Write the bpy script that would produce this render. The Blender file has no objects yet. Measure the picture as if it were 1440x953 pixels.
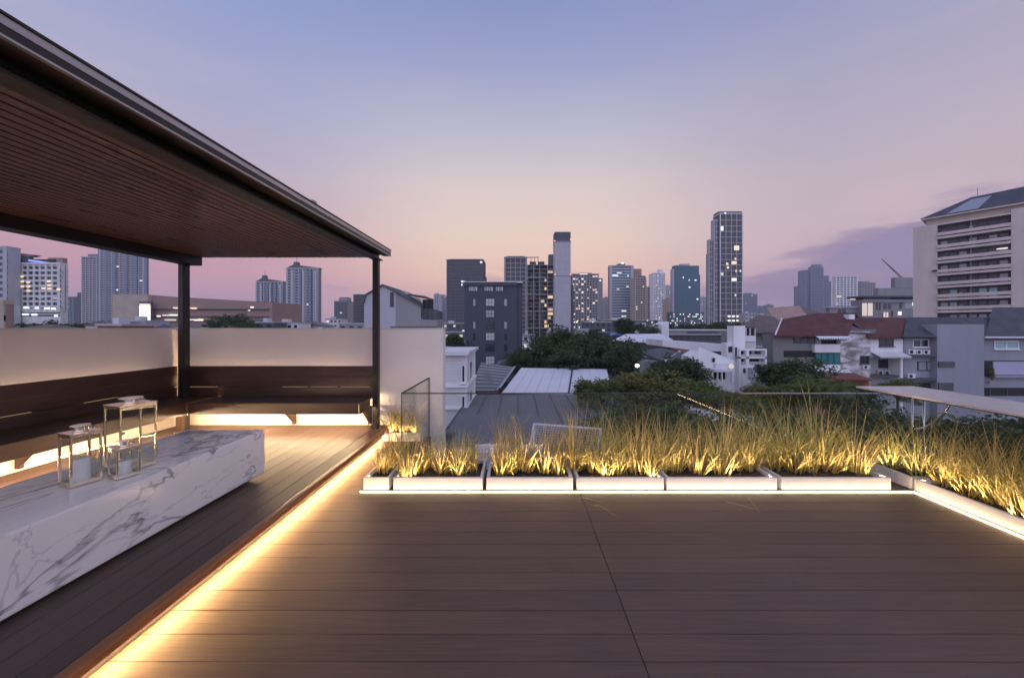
import bpy, bmesh, math, random
from mathutils import Vector, Matrix, noise as mnoise
R = math.radians
scene = bpy.context.scene
COL = scene.collection
EYE, F, VX, VY = 1.59, 500.0, 728.0, 461.0      # eye height (m), focal length and vanishing point of the 1440 px photograph
GZ = -13.0                                       # street level below the roof deck

def P(px, py, Y):
    return Vector(((px - VX) * Y / F, Y, EYE - (py - VY) * Y / F))
def PX(px, Y): return (px - VX) * Y / F
def PZ(py, Y): return EYE - (py - VY) * Y / F

# ---------------------------------------------------------------- materials
def lin(c):
    return tuple(((v / 255) / 12.92 if v / 255 <= .04045 else ((v / 255 + .055) / 1.055) ** 2.4) for v in c) + (1,)
MATS = {}
def nmat(name):
    m = bpy.data.materials.new(name); m.use_nodes = True
    nt = m.node_tree; MATS[name] = m
    return m, nt, nt.nodes['Principled BSDF']
def N(nt, t, **kw):
    n = nt.nodes.new(t)
    for k, v in kw.items():
        if k.startswith('i_'):
            k = k[2:].replace('_', ' ')
            n.inputs[k].default_value = v
        else: setattr(n, k, v)
    return n
def ramp(nt, fac, stops, interp='LINEAR'):
    r = nt.nodes.new('ShaderNodeValToRGB'); r.color_ramp.interpolation = interp
    e = r.color_ramp.elements
    while len(e) < len(stops): e.new(.5)
    for k, (p, c) in enumerate(stops):
        e[k].position = p; e[k].color = c if len(c) == 4 else tuple(c) + (1,)
    nt.links.new(fac, r.inputs[0]); return r
def plain(name, col, rough=.7, var=.18, scale=1.5, metal=0, streak=False, bump=0, spec=.5):
    """a surface with soft uneven dirt: two noises over the base colour"""
    m, nt, b = nmat(name); L = nt.links.new
    tc = N(nt, 'ShaderNodeTexCoord'); mp = N(nt, 'ShaderNodeMapping')
    mp.inputs['Scale'].default_value = (scale, scale, scale * (.18 if streak else 1))
    L(tc.outputs['Object'], mp.inputs[0])
    n1 = N(nt, 'ShaderNodeTexNoise', i_Scale=1.0, i_Detail=6.0, i_Roughness=.65); L(mp.outputs[0], n1.inputs[0])
    c0 = tuple(max(0, v * (1 - var)) for v in col[:3]); c1 = tuple(min(1, v * (1 + var * .6)) for v in col[:3])
    r = ramp(nt, n1.outputs[0], [(.3, c0), (.68, c1)]); L(r.outputs[0], b.inputs['Base Color'])
    b.inputs['Roughness'].default_value = rough; b.inputs['Metallic'].default_value = metal
    b.inputs['Specular IOR Level'].default_value = spec
    if bump:
        n2 = N(nt, 'ShaderNodeTexNoise', i_Scale=60.0, i_Detail=4.0); L(tc.outputs['Object'], n2.inputs[0])
        bp = N(nt, 'ShaderNodeBump', i_Strength=bump, i_Distance=.01); L(n2.outputs[0], bp.inputs['Height']); L(bp.outputs[0], b.inputs['Normal'])
    return m
def emit(name, col, s):
    m, nt, b = nmat(name)
    b.inputs['Base Color'].default_value = (.6, .6, .6, 1)
    b.inputs['Emission Color'].default_value = tuple(col) + (1,); b.inputs['Emission Strength'].default_value = s
    return m
def glassy(name, col, rough=.12, spec=.8):
    m, nt, b = nmat(name); L = nt.links.new
    gi = N(nt, 'ShaderNodeNewGeometry')
    r = ramp(nt, gi.outputs['Random Per Island'], [(0, tuple(v * .7 for v in col)), (1, tuple(v * 1.35 for v in col))])
    L(r.outputs[0], b.inputs['Base Color'])
    b.inputs['Roughness'].default_value = rough; b.inputs['Specular IOR Level'].default_value = spec
    return m
def boards(name, axis, c_lo, c_hi, rough=.42, grain=.5, wear=True):
    """composite wood boards: grain stretched along the board, each board its own tone"""
    m, nt, b = nmat(name); L = nt.links.new
    tc = N(nt, 'ShaderNodeTexCoord'); gi = N(nt, 'ShaderNodeNewGeometry')
    off = N(nt, 'ShaderNodeVectorMath', operation='ADD'); sc_ = N(nt, 'ShaderNodeMath', operation='MULTIPLY', i_Value=1.0)
    sc_.inputs[1].default_value = 37.0
    L(gi.outputs['Random Per Island'], sc_.inputs[0]); L(tc.outputs['Object'], off.inputs[0]); L(sc_.outputs[0], off.inputs[1])
    mp = N(nt, 'ShaderNodeMapping'); s = [70., 70., 70.]; s[axis] = 2.2; mp.inputs['Scale'].default_value = s
    L(off.outputs[0], mp.inputs[0])
    g = N(nt, 'ShaderNodeTexNoise', i_Scale=1.0, i_Detail=5.0, i_Roughness=.6); L(mp.outputs[0], g.inputs[0])
    mp2 = N(nt, 'ShaderNodeMapping'); s2 = [5., 5., 5.]; s2[axis] = .9; mp2.inputs['Scale'].default_value = s2
    L(off.outputs[0], mp2.inputs[0])
    w = N(nt, 'ShaderNodeTexNoise', i_Scale=1.0, i_Detail=7.0, i_Roughness=.7); L(mp2.outputs[0], w.inputs[0])
    a1 = N(nt, 'ShaderNodeMath', operation='MULTIPLY_ADD'); a1.inputs[1].default_value = grain; L(g.outputs[0], a1.inputs[0])
    a2 = N(nt, 'ShaderNodeMath', operation='MULTIPLY'); a2.inputs[1].default_value = .55; L(w.outputs[0], a2.inputs[0])
    L(a2.outputs[0], a1.inputs[2])
    a3 = N(nt, 'ShaderNodeMath', operation='MULTIPLY_ADD'); a3.inputs[1].default_value = .12; L(gi.outputs['Random Per Island'], a3.inputs[0]); L(a1.outputs[0], a3.inputs[2])
    # foot wear and dust in broad patches that ignore the board joints
    dn = N(nt, 'ShaderNodeTexNoise', i_Scale=.9, i_Detail=9.0, i_Roughness=.68); L(tc.outputs['Object'], dn.inputs[0])
    a4 = N(nt, 'ShaderNodeMath', operation='MULTIPLY_ADD'); a4.inputs[1].default_value = .5; L(dn.outputs[0], a4.inputs[0]); L(a3.outputs[0], a4.inputs[2])
    a5 = N(nt, 'ShaderNodeMath', operation='SUBTRACT'); a5.inputs[1].default_value = .25; L(a4.outputs[0], a5.inputs[0])
    r = ramp(nt, a5.outputs[0], [(.35, c_lo), (.85, c_hi)]); L(r.outputs[0], b.inputs['Base Color'])
    rr = N(nt, 'ShaderNodeMapRange'); rr.inputs['To Min'].default_value = rough - .1; rr.inputs['To Max'].default_value = rough + .16
    L(w.outputs[0], rr.inputs[0]); L(rr.outputs[0], b.inputs['Roughness'])
    bp = N(nt, 'ShaderNodeBump', i_Strength=.35, i_Distance=.004); L(g.outputs[0], bp.inputs['Height']); L(bp.outputs[0], b.inputs['Normal'])
    b.inputs['Specular IOR Level'].default_value = .45
    return m

M = {}
M['deck'] = boards('deck_boards', 0, (.060, .034, .024), (.138, .080, .053), .48, .6)
M['pavfloor'] = boards('pavilion_boards', 1, (.05, .030, .025), (.125, .076, .058), .5)
M['benchx'] = boards('bench_wood_x', 0, (.048, .026, .020), (.115, .062, .045), .36)
M['benchy'] = boards('bench_wood_y', 1, (.048, .026, .020), (.115, .062, .045), .36)
M['ceil'] = boards('ceiling_wood', 1, (.13, .060, .042), (.25, .115, .078), .27, .3)
M['nosing'] = boards('nosing_wood', 1, (.17, .068, .024), (.36, .15, .055), .36)
M['steel'] = plain('dark_steel', (.026, .020, .017), .38, .25, 3, .2)
M['gutter'] = plain('gutter_metal', (.42, .40, .41), .32, .12, 2, .6)
M['soffit'] = plain('brown_soffit', (.040, .026, .021), .5, .2, 3)
M['wall'] = plain('white_wall', (.85, .77, .68), .75, .06, .9, bump=.04)
M['cap'] = plain('grey_cap', (.30, .29, .30), .6, .15, 2)
M['planter'] = plain('planter_white', (.66, .64, .61), .5, .10, 3, bump=.03)
M['soil'] = plain('dark_soil', (.030, .020, .014), .95, .6, 30, bump=.8)
M['led'] = emit('warm_led', (1.0, .58, .24), 235)
M['bled'] = emit('bench_led', (1.0, .70, .40), 200)
M['cled'] = emit('corner_led', (1.0, .68, .36), 45)
M['ledp'] = emit('planter_led', (1.0, .72, .42), 24)
M['added_gled'] = emit('added_grass_led', (1.0, .74, .42), 240)
M['added_wled'] = emit('added_wall_led', (1.0, .70, .42), 110)
M['ledslot'] = emit('slot_led', (1.0, .66, .30), .55)
M['gold'] = plain('gold_metal', (.93, .83, .68), .18, .08, 6, 1.0)
M['wax'] = plain('candle_wax', (.80, .79, .77), .5, .05, 6)
M['black'] = plain('black_rubber', (.015, .015, .016), .6, .2, 5)
M['stone'] = plain('ledge_stone', (.50, .45, .41), .28, .16, 5)
M['chrome'] = plain('bright_steel', (.62, .62, .62), .2, .1, 4, 1.0)
M['grey_lamp'] = plain('grey_post', (.25, .26, .28), .5, .15, 4)

def marble():
    m, nt, b = nmat('veined_marble'); L = nt.links.new
    tc = N(nt, 'ShaderNodeTexCoord')
    wn = N(nt, 'ShaderNodeTexNoise', i_Scale=1.3, i_Detail=5.0); L(tc.outputs['Object'], wn.inputs[0])
    def vein(scale, dist, width, rot, seed):
        mp = N(nt, 'ShaderNodeMapping'); mp.inputs['Rotation'].default_value = rot; mp.inputs['Location'].default_value = (seed, seed * .7, seed * .3)
        mp.inputs['Scale'].default_value = (1.0, .42, 1.0)
        L(tc.outputs['Object'], mp.inputs[0])
        n = N(nt, 'ShaderNodeTexNoise', i_Scale=scale, i_Detail=5.0, i_Roughness=.55, i_Distortion=dist); L(mp.outputs[0], n.inputs[0])
        s = N(nt, 'ShaderNodeMath', operation='SUBTRACT'); s.inputs[1].default_value = .5; L(n.outputs[0], s.inputs[0])
        a = N(nt, 'ShaderNodeMath', operation='ABSOLUTE'); L(s.outputs[0], a.inputs[0])
        mr = N(nt, 'ShaderNodeMapRange', interpolation_type='SMOOTHSTEP'); mr.inputs['From Max'].default_value = width; mr.inputs['To Min'].default_value = 1; mr.inputs['To Max'].default_value = 0
        L(a.outputs[0], mr.inputs[0]); return mr.outputs[0]
    v1 = vein(1.25, 1.3, .018, (.5, .3, .6), 3.1); v2 = vein(3.1, 1.0, .016, (.2, .9, -.5), 11.4); v3 = vein(1.1, .8, .16, (.3, .2, .9), 3.3)
    mk = N(nt, 'ShaderNodeMath', operation='MULTIPLY'); mk.inputs[1].default_value = 1.25; L(wn.outputs[0], mk.inputs[0])
    def mulc(a, k):
        q = N(nt, 'ShaderNodeMath', operation='MULTIPLY'); L(a, q.inputs[0])
        if isinstance(k, float): q.inputs[1].default_value = k
        else: L(k, q.inputs[1])
        return q.outputs[0]
    def addc(a, c):
        q = N(nt, 'ShaderNodeMath', operation='ADD'); L(a, q.inputs[0]); L(c, q.inputs[1]); return q.outputs[0]
    s = addc(addc(mulc(v1, mk.outputs[0]), mulc(mulc(v2, mk.outputs[0]), .45)), mulc(v3, .09))
    r = ramp(nt, s, [(0, (.86, .82, .77)), (.25, (.72, .69, .66)), (.95, (.26, .25, .25))]); L(r.outputs[0], b.inputs['Base Color'])
    b.inputs['Roughness'].default_value = .16; b.inputs['Specular IOR Level'].default_value = .55
    return m
M['marble'] = marble()

def railing_glass():
    m, nt, b = nmat('clear_glass'); L = nt.links.new
    nt.nodes.remove(b)
    out = nt.nodes['Material Output']
    t = N(nt, 'ShaderNodeBsdfTransparent'); t.inputs[0].default_value = (.965, .98, .975, 1)
    g = N(nt, 'ShaderNodeBsdfGlossy'); g.inputs['Roughness'].default_value = .0
    # Schlick reflectance, the same from both sides of the thin pane
    ge = N(nt, 'ShaderNodeNewGeometry'); dt = N(nt, 'ShaderNodeVectorMath', operation='DOT_PRODUCT'); L(ge.outputs['Normal'], dt.inputs[0]); L(ge.outputs['Incoming'], dt.inputs[1])
    ab = N(nt, 'ShaderNodeMath', operation='ABSOLUTE'); L(dt.outputs['Value'], ab.inputs[0])
    om = N(nt, 'ShaderNodeMath', operation='SUBTRACT'); om.inputs[0].default_value = 1; om.use_clamp = True; L(ab.outputs[0], om.inputs[1])
    pw = N(nt, 'ShaderNodeMath', operation='POWER'); pw.inputs[1].default_value = 5; L(om.outputs[0], pw.inputs[0])
    f = N(nt, 'ShaderNodeMath', operation='MULTIPLY_ADD'); f.inputs[1].default_value = .96; f.inputs[2].default_value = .04; L(pw.outputs[0], f.inputs[0])
    mx = N(nt, 'ShaderNodeMixShader'); L(f.outputs[0], mx.inputs[0]); L(t.outputs[0], mx.inputs[1]); L(g.outputs[0], mx.inputs[2])
    L(mx.outputs[0], out.inputs[0]); return m
M['glass'] = railing_glass()

def leafmat(name, stops, trans=.35, rough=.55):
    m, nt, b = nmat(name); L = nt.links.new; nt.nodes.remove(b); out = nt.nodes['Material Output']
    gi = N(nt, 'ShaderNodeNewGeometry'); oi = N(nt, 'ShaderNodeObjectInfo')
    tc = N(nt, 'ShaderNodeTexCoord'); n = N(nt, 'ShaderNodeTexNoise', i_Scale=2.2, i_Detail=2.0); L(tc.outputs['Object'], n.inputs[0])
    a = N(nt, 'ShaderNodeMath', operation='MULTIPLY_ADD'); a.inputs[1].default_value = .42; L(gi.outputs['Random Per Island'], a.inputs[0])
    nn = N(nt, 'ShaderNodeMath', operation='MULTIPLY'); nn.inputs[1].default_value = .62; L(n.outputs[0], nn.inputs[0]); L(nn.outputs[0], a.inputs[2])
    r = ramp(nt, a.outputs[0], stops)
    d = N(nt, 'ShaderNodeBsdfDiffuse'); tr = N(nt, 'ShaderNodeBsdfTranslucent'); L(r.outputs[0], d.inputs[0]); L(r.outputs[0], tr.inputs[0])
    mx = N(nt, 'ShaderNodeMixShader'); mx.inputs[0].default_value = trans; L(d.outputs[0], mx.inputs[1]); L(tr.outputs[0], mx.inputs[2])
    gl = N(nt, 'ShaderNodeBsdfGlossy'); gl.inputs['Roughness'].default_value = rough; gl.inputs[0].default_value = (.5, .5, .5, 1)
    m2 = N(nt, 'ShaderNodeMixShader'); m2.inputs[0].default_value = .06; L(mx.outputs[0], m2.inputs[1]); L(gl.outputs[0], m2.inputs[2])
    L(m2.outputs[0], out.inputs[0]); return m
M['straw'] = leafmat('straw_blades', [(.05, (.19, .22, .055)), (.3, (.42, .36, .095)), (.6, (.66, .48, .17)), (.95, (.82, .63, .32))], .45)
M['greenblade'] = leafmat('green_blades', [(.05, (.16, .21, .05)), (.45, (.40, .39, .11)), (.95, (.72, .60, .25))], .45)
M['leafdark'] = leafmat('dark_leaves', [(.1, (.022, .040, .016)), (.5, (.048, .078, .029)), (.9, (.095, .13, .048))], .25)
M['leafmid'] = leafmat('mid_leaves', [(.1, (.050, .075, .022)), (.5, (.105, .14, .036)), (.9, (.21, .22, .065))], .3)
M['leafolive'] = leafmat('olive_leaves', [(.1, (.055, .065, .022)), (.5, (.13, .14, .04)), (.9, (.27, .23, .07))], .3)
M['bark'] = plain('bark', (.06, .045, .035), .9, .4, 4, streak=True)

# building colours
for k, c, r_, v in [
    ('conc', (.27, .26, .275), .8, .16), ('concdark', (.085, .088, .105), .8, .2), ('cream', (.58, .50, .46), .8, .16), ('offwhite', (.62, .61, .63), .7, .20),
    ('white', (.74, .74, .76), .65, .17), ('bluegrey', (.27, .28, .33), .75, .15), ('slateblue', (.050, .058, .085), .7, .12), ('brownmall', (.30, .20, .17), .8, .1),
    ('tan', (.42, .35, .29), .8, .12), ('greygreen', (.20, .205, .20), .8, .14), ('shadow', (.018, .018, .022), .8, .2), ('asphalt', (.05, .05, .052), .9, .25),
    ('metalroof', (.62, .63, .67), .5, .06), ('greyroof', (.12, .12, .135), .7, .2), ('purpleblind', (.40, .38, .55), .7, .06), ('teal', (.02, .16, .16), .5, .15),
    ('bluetower', (.15, .18, .26), .6, .12), ('palegrey', (.40, .40, .44), .7, .1), ('goldp', (.60, .38, .10), .5, .15), ('bluetarp', (.10, .17, .33), .6, .15),
    ('tankgrey', (.5, .5, .52), .5, .1), ('brick', (.23, .10, .07), .85, .25), ('ground', (.07, .075, .07), .95, .45)]:
    M[k] = plain('paint_' + k, c, r_, v, .35, streak=k in ('conc', 'cream', 'offwhite', 'white', 'palegrey', 'bluegrey', 'greygreen'))
def stained():
    m, nt, b = nmat('stained_plaster'); L = nt.links.new
    tc = N(nt, 'ShaderNodeTexCoord'); mp = N(nt, 'ShaderNodeMapping'); mp.inputs['Scale'].default_value = (.55, .55, 1.3); L(tc.outputs['Object'], mp.inputs[0])
    n = N(nt, 'ShaderNodeTexNoise', i_Scale=1.0, i_Detail=9.0, i_Roughness=.72, i_Distortion=.5); L(mp.outputs[0], n.inputs[0])
    r = ramp(nt, n.outputs[0], [(.40, (.20, .185, .18)), (.50, (.42, .40, .41)), (.58, (.68, .66, .68))]); L(r.outputs[0], b.inputs['Base Color']); b.inputs['Roughness'].default_value = .85
    return m
M['stain'] = stained()
def tiled(name, c0, c1, rough=.7):
    m, nt, b = nmat(name); L = nt.links.new
    tc = N(nt, 'ShaderNodeTexCoord')
    w = N(nt, 'ShaderNodeTexWave', wave_type='BANDS', bands_direction='X', i_Scale=1.6, i_Distortion=.6); L(tc.outputs['Object'], w.inputs[0])
    w2 = N(nt, 'ShaderNodeTexWave', wave_type='BANDS', bands_direction='Z', i_Scale=1.2, i_Distortion=.5); L(tc.outputs['Object'], w2.inputs[0])
    n = N(nt, 'ShaderNodeTexNoise', i_Scale=.8, i_Detail=8.0, i_Roughness=.7); L(tc.outputs['Object'], n.inputs[0])
    r = ramp(nt, n.outputs[0], [(.35, c0), (.7, c1)]); L(r.outputs[0], b.inputs['Base Color'])
    s = N(nt, 'ShaderNodeMath', operation='ADD'); L(w.outputs['Fac'], s.inputs[0]); L(w2.outputs['Fac'], s.inputs[1])
    bp = N(nt, 'ShaderNodeBump', i_Strength=.5, i_Distance=.06); L(s.outputs[0], bp.inputs['Height']); L(bp.outputs[0], b.inputs['Normal'])
    b.inputs['Roughness'].default_value = rough; return m
M['redroof'] = tiled('red_tiles', (.060, .018, .018), (.13, .040, .038))
M['rustroof'] = tiled('rust_tiles', (.14, .035, .025), (.24, .07, .05))
M['slate'] = tiled('slate_tiles', (.038, .042, .056), (.070, .076, .10))
M['pinkroof'] = tiled('pink_tiles', (.30, .19, .16), (.42, .28, .24))
M['brownroof'] = tiled('brown_tiles', (.10, .075, .07), (.17, .13, .12))
M['win'] = glassy('window_glass', (.022, .027, .042), .12, .45)
M['winblue'] = glassy('blue_glass', (.035, .055, .095), .12, .5)
M['winteal'] = glassy('teal_glass', (.022, .105, .15), .15, .35)
M['winpale'] = glassy('pale_glass', (.24, .26, .30), .2)
M['blind'] = glassy('window_blind', (.42, .42, .44), .5)
M['curtain'] = glassy('teal_curtain', (.25, .42, .45), .5)
M['litw'] = emit('lit_white', (1.0, .90, .74), .9)
M['lity'] = emit('lit_yellow', (1.0, .72, .30), .8)
M['litc'] = emit('lit_cool', (.82, .93, 1.0), 1.05)
M['litdim'] = emit('lit_dim', (1.0, .78, .5), .45)
M['blue'] = emit('blue_sign', (.04, .16, 1.0), 1.3)
M['bright'] = emit('bright_sign', (1.0, .90, .84), 3.0)
M['red'] = emit('red_beacon', (1.0, .18, .12), 3.0)
M['bulb'] = emit('street_bulb', (1.0, .90, .66), 5)

# ---------------------------------------------------------------- mesh helpers
class MB:
    def __init__(s): s.v = []; s.f = []
    def add(s, vs, fs):
        k = len(s.v); s.v += [tuple(v) for v in vs]; s.f += [tuple(i + k for i in f) for f in fs]; return s
    def box(s, x0, x1, y0, y1, z0, z1):
        x0, x1 = min(x0, x1), max(x0, x1); y0, y1 = min(y0, y1), max(y0, y1); z0, z1 = min(z0, z1), max(z0, z1)
        return s.add([(x0, y0, z0), (x1, y0, z0), (x1, y1, z0), (x0, y1, z0), (x0, y0, z1), (x1, y0, z1), (x1, y1, z1), (x0, y1, z1)],
                     [(0, 3, 2, 1), (4, 5, 6, 7), (0, 1, 5, 4), (1, 2, 6, 5), (2, 3, 7, 6), (3, 0, 4, 7)])
    def prism(s, pts, d):
        """solid from a planar outline (list of 3-D points) pushed along vector d"""
        n = len(pts); a = [Vector(p) for p in pts]; b = [p + Vector(d) for p in a]
        return s.add(a + b, [tuple(range(n))[::-1], tuple(range(n, 2 * n))] + [(i, (i + 1) % n, n + (i + 1) % n, n + i) for i in range(n)])
    def tube(s, path, r, n=8, cap=True):
        path = [Vector(p) for p in path]; rs = r if isinstance(r, (list, tuple)) else [r] * len(path); rings = []
        for i, p in enumerate(path):
            t = (path[min(i + 1, len(path) - 1)] - path[max(i - 1, 0)]).normalized()
            u = t.cross(Vector((0, 0, 1))); u = u.normalized() if u.length > .05 else Vector((1, 0, 0)); w = t.cross(u)
            rings.append([p + (u * math.cos(2 * math.pi * k / n) + w * math.sin(2 * math.pi * k / n)) * rs[i] for k in range(n)])
        vs = [v for q in rings for v in q]; fs = []
        for i in range(len(path) - 1):
            for k in range(n): fs.append((i * n + k, i * n + (k + 1) % n, (i + 1) * n + (k + 1) % n, (i + 1) * n + k))
        if cap: fs += [tuple(range(n))[::-1], tuple((len(path) - 1) * n + k for k in range(n))]
        return s.add(vs, fs)
    def cyl(s, x, y, z0, z1, r, n=20, r2=None): return s.tube([(x, y, z0), (x, y, z1)], [r, r if r2 is None else r2], n)
    def build(s, name, mat, parent=None, off=None, bevel=0, smooth=False):
        me = bpy.data.meshes.new(name)
        o3 = off if off is not None else (0, 0, 0)
        me.from_pydata([(v[0] - o3[0], v[1] - o3[1], v[2] - o3[2]) for v in s.v], [], s.f)
        bm = bmesh.new(); bm.from_mesh(me); bmesh.ops.recalc_face_normals(bm, faces=bm.faces)
        if bevel: bmesh.ops.bevel(bm, geom=[e for e in bm.edges if e.calc_face_angle(0) > .6], offset=bevel, segments=2, affect='EDGES', profile=.6, clamp_overlap=True)
        bm.to_mesh(me); bm.free()
        if smooth:
            for p in me.polygons: p.use_smooth = True
        if mat: me.materials.append(mat)
        o = bpy.data.objects.new(name, me); COL.objects.link(o)
        if parent is not None: o.parent = parent
        elif off is not None: o.location = off
        return o
def tag(o, label=None, cat=None, group=None, kind=None):
    if label: o['label'] = label
    if cat: o['category'] = cat
    if group: o['group'] = group
    if kind: o['kind'] = kind
    return o
def thing(name, label, cat, loc=(0, 0, 0), rz=0, group=None):
    o = bpy.data.objects.new(name, None); COL.objects.link(o); o.location = loc; o.rotation_euler.z = rz; o.empty_display_size = .2
    return tag(o, label, cat, group)
def share(name, me, parent, loc=(0, 0, 0), rz=0, sc=None):
    o = bpy.data.objects.new(name, me); COL.objects.link(o); o.parent = parent; o.location = loc; o.rotation_euler.z = rz
    if sc: o.scale = sc
    return o
def box(name, mat, parent, x0, x1, y0, y1, z0, z1, off=None, bevel=0): return MB().box(x0, x1, y0, y1, z0, z1).build(name, mat, parent, off, bevel)
def struct(name, mb, mat, off=None, bevel=0): return tag(mb.build(name, mat, None, off, bevel), kind='structure')
ORD = ['first', 'second', 'third', 'fourth', 'fifth', 'sixth', 'seventh', 'eighth', 'ninth', 'tenth', 'eleventh', 'twelfth', 'thirteenth', 'fourteenth', 'fifteenth', 'sixteenth', 'seventeenth', 'eighteenth']
# ================================================================ the roof terrace
# deck boards run across the picture, one butt seam
rng = random.Random(3)
mb = MB(); y = -2.0; w = .154
while y < 4.0:
    for a, b_ in ((-1.955, .598), (.602, 3.86), (3.864, 4.6)):
        mb.box(a, b_, y + .0018, y + w - .0018, -.028, rng.uniform(-.0006, .0006))
    y += w
struct('deck', mb, M['deck'], bevel=.0022)
struct('deck_base', MB().box(-1.96, 4.6, -2.1, 4.09, -.5, -.034).box(-5.3, -1.96, -2.1, 5.34, -.5, .09).box(-1.96, -1.30, 4.09, 5.34, -.5, -.034), M['concdark'])
mb = MB(); x = -1.935
while x > -5.05:
    mb.box(max(x - .150, -5.06), x, -2.0, 5.325, .112, .14 + rng.uniform(-.0006, .0006)); x -= .1535
struct('pavilion_floor', mb, M['pavfloor'], bevel=.0022)
# extra boards between the step and the left glass return
mb = MB(); y = 4.004
while y < 5.2:
    mb.box(-1.955, -1.33, y + .002, min(y + .152, 5.32), -.028, 0); y += .154
struct('deck_corner', mb, M['deck'], bevel=.002)
st = thing('step_edge', 'long orange brown timber nosing along the raised pavilion floor edge', 'step', (-1.92, 1.6, .09))
MB().box(-1.932, -1.87, -2, 5.325, .088, .146).build('nosing', M['nosing'], st, (-1.92, 1.6, .09), bevel=.016)
MB().box(-1.985, -1.965, -2, 5.325, 0, .087).build('riser', M['steel'], st, (-1.92, 1.6, .09))
l = MB().box(-1.955, -1.945, -1.6, 5.28, .066, .078).build('led_strip', M['led'], None, (-1.957, 1.8, .03))
tag(l, 'glowing warm light strip under the timber step nosing of the pavilion floor', 'light strip')

# ---- white parapet walls
wb = thing('parapet_wall', 'white rendered wall behind the far bench ending beside the glass railing', 'wall', (-3.1, 5.4, -3))
MB().box(-5.1, -1.12, 5.33, 5.52, -5.5, 1.575).build('wall_body', M['wall'], wb, (-3.1, 5.4, -3), bevel=.004)
MB().box(-5.115, -1.105, 5.318, 5.535, 1.576, 1.588).build('coping', M['wall'], wb, (-3.1, 5.4, -3), bevel=.003)
wl = thing('parapet_wall', 'white rendered wall behind the left bench running towards the viewer', 'wall', (-5.2, 2, -3))
MB().box(-5.3, -5.103, -2.1, 5.52, -5.5, 1.575).build('wall_body', M['wall'], wl, (-5.2, 2, -3), bevel=.004)
MB().box(-5.315, -5.118, -2.1, 5.535, 1.576, 1.588).build('coping', M['wall'], wl, (-5.2, 2, -3), bevel=.003)

# ---- pavilion
pv = thing('pavilion', 'dark steel pavilion with slatted red brown timber ceiling over the bench', 'pavilion', (-3.4, 2, .14)); po = (-3.4, 2, .14)
for (x0, x1, y0, y1) in ((-2.085, -2.005, 5.10, 5.18), (-4.845, -4.755, 5.07, 5.16)):
    p = MB().box(x0, x1, y0, y1, .14, 2.60).build('post', M['steel'], pv, po, bevel=.004)
    MB().box(x0 + .012, x1 - .012, y0 - .006, y0 + .004, .16, 2.58).build('post_flange', M['gutter'] if 0 else M['steel'], p, None)
    p.children[0].data.transform(Matrix.Translation(-Vector(po)))
mb = MB().box(-2.105, -1.985, -1.2, 5.235, 2.575, 2.592).box(-2.105, -1.985, -1.2, 5.235, 2.66, 2.677).box(-2.052, -2.038, -1.2, 5.235, 2.592, 2.66)
mb.build('edge_beam', M['steel'], pv, po, bevel=.002)
MB().box(-4.84, -4.63, -1.2, 5.22, 2.50, 2.637).build('wall_beam', M['steel'], pv, po, bevel=.004)
mb = MB(); x = -2.115
while x > -5.35:
    mb.box(x - .068, x, -1.2, 5.25 + rng.uniform(-.004, .004), 2.626, 2.66); x -= .086
mb.build('slatted_ceiling', M['ceil'], pv, po, bevel=.0025)
MB().box(-5.4, -1.93, -1.2, 5.24, 2.682, 2.715).build('roof_sheet', M['steel'], pv, po)
g = MB().box(-1.882, -1.87, -1.2, 5.25, 2.692, 2.728).build('gutter', M['gutter'], pv, po, bevel=.002)
MB().box(-1.9, -1.862, -1.2, 5.255, 2.7285, 2.738).build('gutter_lip', M['soffit'], g, po)
MB().box(-1.884, -1.873, -1.2, 5.249, 2.655, 2.6915).build('gutter_seam', M['steel'], g, po)
MB().box(-1.886, -1.866, -1.2, 5.253, 2.645, 2.6545).build('gutter_edge', M['gutter'], g, po)
MB().box(-1.985, -1.887, -1.2, 5.249, 2.647, 2.652).build('soffit', M['soffit'], pv, po)
MB().box(-1.90, -1.86, 3.22, 3.30, 2.742, 2.756).build('gutter_bracket', M['gutter'], g, po)

# ---- L-shaped bench
bn = thing('bench', 'dark timber corner bench with board backrest along two white walls', 'bench', (-4.6, 5.0, .14)); bo = (-4.6, 5.0, .14)
def seat_boards(axis):
    q = MB()
    if axis == 'x':
        for k in range(4): q.box(-4.40, -2.13, 4.762 + k * .125, 4.762 + k * .125 + (.1225 if k < 3 else .149), .555, .587)
        return q
    for k in range(4): q.box(-5.045 + k * .155 - (.017 if k == 0 else 0), -5.045 + k * .155 + .152, -1.2, 5.285, .555, .587)
    return q
seat_boards('y').build('seat', M['benchy'], bn, bo, bevel=.003)
seat_boards('x').build('seat', M['benchx'], bn, bo, bevel=.003)
MB().box(-4.405, -2.128, 4.745, 4.761, .437, .586).build('front_board', M['benchx'], bn, bo, bevel=.003)
MB().box(-4.425, -4.409, -1.2, 4.761, .437, .586).build('front_board', M['benchy'], bn, bo, bevel=.003)
MB().box(-2.127, -2.112, 4.762, 5.09, .437, .586).build('end_board', M['benchy'], bn, bo, bevel=.003)
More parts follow.
